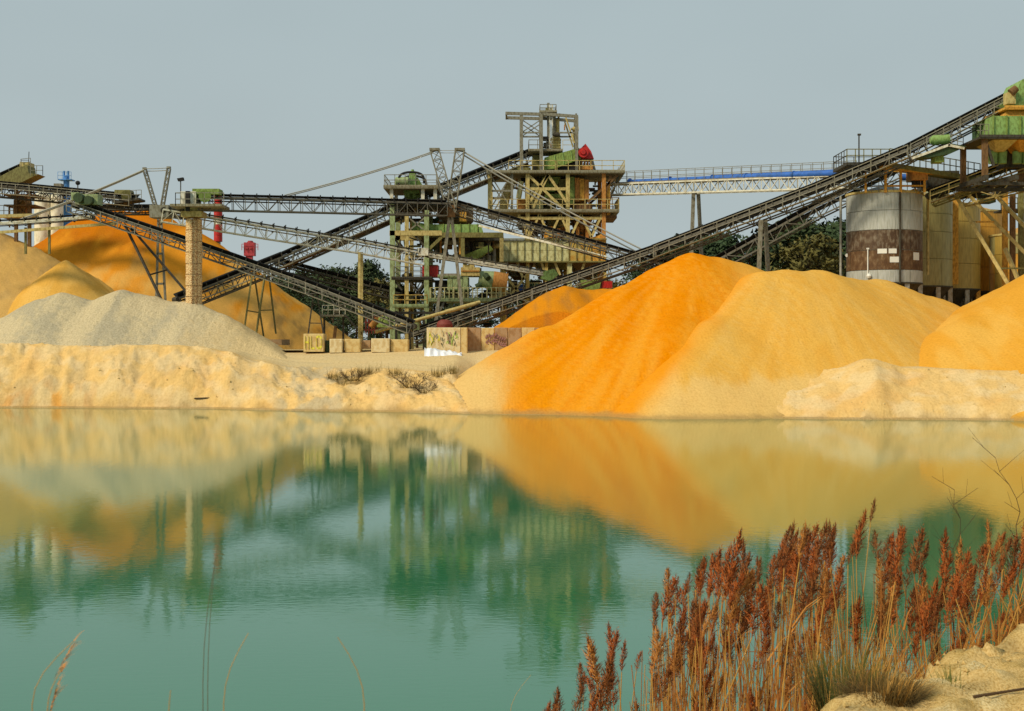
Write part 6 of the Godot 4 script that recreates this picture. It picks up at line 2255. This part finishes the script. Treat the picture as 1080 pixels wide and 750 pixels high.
func build_reeds() -> void:
	var plumes := []
	for k in 9:
		plumes.append(plume_mesh(300 + k, [0.34, 0.4, 0.3, 0.36, 0.26, 0.42, 0.32, 0.28, 0.38][k], [0.18, 0.15, 0.22, 0.17, 0.22, 0.14, 0.18, 0.25, 0.15][k]))
	var env := [[540, 742], [575, 716], [600, 710], [640, 662], [665, 646], [682, 625], [700, 600], [730, 590], [770, 572], [800, 572], [840, 556], [880, 548], [905, 546], [922, 528], [938, 560], [955, 556], [985, 580], [1010, 572], [1040, 558], [1060, 550], [1090, 546], [1150, 546]]
	var count := 0
	# the nearest few carry labels of their own; the rest cannot be told apart
	for i in 280:
		var px := 0.0
		var d := rng.randf_range(7.4, 11.5)
		var u := rng.randf()
		if i < 30:
			px = rng.randf_range(562, 700)
		elif i < 170:
			px = rng.randf_range(688, 870)
		else:
			px = rng.randf_range(860, 1120)
		var ty := curve(px, env) + 6.0 + 165.0 * pow(rng.randf(), 1.7) * clampf((px - 520) / 160.0, 0.3, 1.0)
		if px > 985:
			ty = curve(px, env) + 4.0 + 105.0 * pow(rng.randf(), 1.3)
		var tip := P(px, ty, d)
		var ground := reed_ground(tip.x, tip.z)
		if tip.y - ground < 0.9:
			d = 8.0
			tip = P(px, ty, d)
			ground = reed_ground(tip.x, tip.z)
		var pl := rng.randi() % plumes.size()
		var size := rng.randf_range(0.42, 0.92)
		var ph := size * 0.34
		var h: float = maxf(tip.y - ground - ph, 0.5)
		var hue: int = [0, 0, 1, 1, 2][rng.randi() % 5]
		var area := "at the sparse left end of the bed" if px < 680 else "in the dense middle of the bed" if px < 880 else "behind the grass tussock and the near bank"
		var t := thing("reed", "dry reed with a " + ["rust-red", "brown", "pale tan"][hue] + " plume, " + area, "reed", Vector3(tip.x + rng.randfn() * 0.16, ground - 0.1, tip.z + rng.randfn() * 0.1), "dry reeds " + area)
		org[t] = Vector3.ZERO
		var lean := tip.x - t.position.x
		var top := Vector3(lean, h + 0.1, rng.randf_range(-0.1, 0.1))
		var mb := MB.new()
		var last := Vector3.ZERO
		for k in 4:
			var w := (k + 1) / 4.0
			var q := Vector3(top.x * w * w, top.y * w, top.z * w)
			mb.tube(last, q, lerpf(0.0055, 0.0035, w - 0.25), lerpf(0.0055, 0.0035, w), 5, false)
			last = q
		part("stem", mb, M.straw if i % 3 else M.straw_dark, t)
		var o := MeshInstance3D.new()
		o.name = "plume"
		o.mesh = plumes[pl]
		o.material_override = M[["plume_red", "plume_brown", "plume_tan"][hue]]
		o.position = top
		o.scale = Vector3.ONE * size
		o.rotation = Vector3(rng.randf_range(-0.12, 0.12), rng.randfn() * 0.8, rng.randf_range(-0.22, 0.1))
		t.add_child(o, true)
		for k in 1 + i % 3:
			var lf := MB.new()
			var y := h * rng.randf_range(0.35, 0.85)
			var an := rng.randf() * TAU
			blade(lf, Vector3(top.x * pow(y / h, 2), y, top.z * y / h), Vector3(cos(an) * 0.55, 1, sin(an) * 0.55).normalized(), rng.randf_range(0.35, 0.7), 0.007, 0.5)
			part("leaf", lf, M.reed_leaf, t)
		count += 1
	# the thicket of broken stalks and blades between them
	for k in [["straw", 330, 0.0032], ["straw_dark", 480, 0.0036], ["reed_leaf", 1100, 0.006]]:
		var mb := MB.new()
		for i in k[1]:
			var px := rng.randf_range(690, 1130) if i % 8 else rng.randf_range(590, 720)
			var d := rng.randf_range(7.4, 12.5)
			var ty := curve(px, env) + rng.randf_range(50, 210)
			var tip := P(px, ty, d)
			var g := reed_ground(tip.x, tip.z)
			if tip.y - g < 0.3:
				continue
			var foot := Vector3(tip.x + rng.randfn() * 0.2, g - 0.1, tip.z + rng.randfn() * 0.1)
			if k[0] == "reed_leaf":
				blade(mb, foot.lerp(tip, rng.randf_range(0.2, 0.9)), Vector3(rng.randfn() * 0.45, 1, rng.randfn() * 0.4).normalized(), rng.randf_range(0.2, 0.55), 0.005, 0.6)
			else:
				if i % 6 == 0:   # a broken stalk, its end hanging
					var knee := foot.lerp(tip, 0.75)
					mb.tube(foot, knee, k[2] * 1.3, k[2] * 0.9, 4, false)
					mb.tube(knee, knee + Vector3(rng.randfn() * 0.25, rng.randf_range(-0.2, 0.1), rng.randfn() * 0.1), k[2] * 0.9, k[2] * 0.6, 4, false)
				else:
					mb.tube(foot, tip, k[2] * 1.3, k[2] * 0.7, 4, false)
		setting("reed_thicket", mb, M[k[0]]).set_meta("kind", "stuff")
	# the tussock on the broken edge of the near bank
	var at := Vector3(1.6, 0, -5.72)
	at.y = near_height(at.x, at.z) - 0.01
	put_tuft("grass_tussock", "rounded tussock of dull grass on the near bank's edge, greener at the back", "grass", at,
		[["dry_blades", tuft(1500, 0.14, 0.09, 0.2, 0.0024, 0.7, 1.7), M.tussock], ["straw_blades", tuft(110, 0.14, 0.15, 0.3, 0.0022, 0.4, 1.1), M.straw]])
	var at2 := Vector3(1.5, 0, -5.98)
	at2.y = maxf(near_height(at2.x, at2.z), 3.42)
	put_tuft("grass_tussock", "taller upright olive green grass clump behind the rounded tussock", "grass", at2,
		[["green_blades", tuft(560, 0.12, 0.22, 0.42, 0.0026, 0.3, 0.75), M.green_grass], ["straw_blades", tuft(90, 0.15, 0.3, 0.6, 0.0024, 0.3, 0.6), M.straw]])
	var at3 := Vector3(1.98, 0, -6.0)
	at3.y = near_height(at3.x, at3.z) - 0.02
	put_tuft("grass_sprig", "small green sprig on the sand right of the rounded tussock", "grass", at3, [["blades", tuft(40, 0.09, 0.06, 0.16, 0.003, 0.6, 1.3), M.green_grass]])
	# dead twigs on the sand
	for a in [[2.0, -5.75, 0.5, "dark dead twig lying on the near sand right of the tussock"], [2.55, -6.45, 0.35, "thin dead twig near the crest of the near bank at the right edge"]]:
		var mb := MB.new()
		var q := Vector3(a[0], near_height(a[0], a[1]) + 0.015, a[1])
		var q2 := Vector3(a[0] + a[2], near_height(a[0] + a[2], a[1] - 0.1) + 0.02, a[1] - 0.1)
		mb.tube(q, q.lerp(q2, 0.5) + Vector3.UP * 0.015, 0.008, 0.006, 5)
		mb.tube(q.lerp(q2, 0.5) + Vector3.UP * 0.015, q2, 0.006, 0.003, 5)
		single("dead_twig", mb, M.twig, a[3], "twig")
	# bare saplings at the right edge
	for a in [[1072, 478, 640, 9.5, "bare branching sapling at the right edge, standing above the reeds"], [1004, 512, 640, 10.2, "thinner bare sapling left of the one at the right edge"]]:
		var foot := P(a[0] + 10, a[2], a[3])
		foot.y = reed_ground(foot.x, foot.z) - 0.1
		var h: float = P(0, a[1], a[3]).y - foot.y
		var mb := MB.new()
		mb.tube(Vector3.ZERO, Vector3(-0.06, h * 0.6, 0), 0.008, 0.006, 5, false)
		var last := Vector3(-0.06, h * 0.6, 0)
		for k in 9:
			var q := last + Vector3(rng.randfn() * 0.03 - 0.012, h * 0.043, rng.randfn() * 0.02)
			mb.tube(last, q, 0.004 - 0.0003 * k, 0.0037 - 0.0003 * k, 4, false)
			var br := q + Vector3((1 if k % 2 else -1) * h * 0.05 * rng.randf_range(0.6, 1.5), h * 0.05 * rng.randf_range(0.7, 1.4), rng.randfn() * 0.05)
			mb.tube(q, br, 0.002, 0.0012, 4, false)
			mb.tube(q.lerp(br, 0.5), br + Vector3(rng.randfn() * 0.05, 0.07, 0), 0.0013, 0.001, 3, false)
			last = q
		put_tuft("bare_sapling", a[4], "sapling", foot, [["branches", mb, M.twig]])
	# single stalks near the lens, lower left
	var stalks := [
		[78, 676, 34, 760, 2.6, true, "bent straw-coloured grass stalk with a nodding seed head, farthest left of the near stalks"],
		[66, 704, 50, 760, 2.4, true, "shorter straw stalk with a thin seed head beside the bent one"],
		[232, 566, 214, 760, 3.2, false, "thin dark upright stalk in front of the water, tallest of the near stalks"],
		[227, 590, 219, 760, 3.3, false, "thin dark twin stalk just beside the tallest near stalk"],
		[262, 668, 236, 760, 2.8, false, "pale bent stalk right of the two dark near stalks"],
		[356, 672, 384, 760, 2.6, false, "faint pale stalk leaning left near the bottom, farthest right of the near stalks"],
		[180, 728, 178, 760, 2.4, false, "very short pale stalk tip at the bottom edge left of the dark stalks"],
		[560, 712, 538, 765, 6.5, false, "thin bent straw left of the first reed plumes"],
	]
	for i in stalks.size():
		var a: Array = stalks[i]
		var tip := P(a[0], a[1], a[4])
		var low := P(a[2], a[3], a[4])
		var foot := low + (low - tip).normalized() * 0.5
		foot.y = minf(foot.y, low.y)
		var long := Vector3(low.x + (low.x - tip.x) * 0.6, 0.0 if a[4] > 4 else low.y - 0.9, low.z)
		var t := thing("grass_stalk", a[6], "stalk", long)
		var mb := MB.new()
		var last := long
		for k in 10:
			var u := (k + 1) / 10.0
			var q := long.lerp(low, u * 2.0) if u <= 0.5 else low.lerp(tip, u * 2.0 - 1.0) + Vector3(-(tip.x - low.x) * 0.35 * sin(PI * (u * 2.0 - 1.0)), 0, 0)
			mb.tube(last, q, 0.0015 - 0.00008 * k, 0.0014 - 0.00008 * k, 5, false)
			last = q
		part("stem", mb, [M.straw, M.straw, M.stalk, M.stalk, M.straw, M.straw, M.straw, M.straw][i], t)
		if a[5]:
			mb = MB.new()
			var dir := (tip - low).normalized()
			for k in 26:
				var p := tip - dir * 0.09 * rng.randf()
				blade(mb, p, (dir * 1.2 + Vector3(rng.randf_range(-0.1, 0.7), rng.randf_range(-0.2, 0.3), rng.randfn() * 0.3)).normalized(), rng.randf_range(0.02, 0.045), 0.0016, 0.3)
			part("seed_head", mb, M.plume_tan, t)
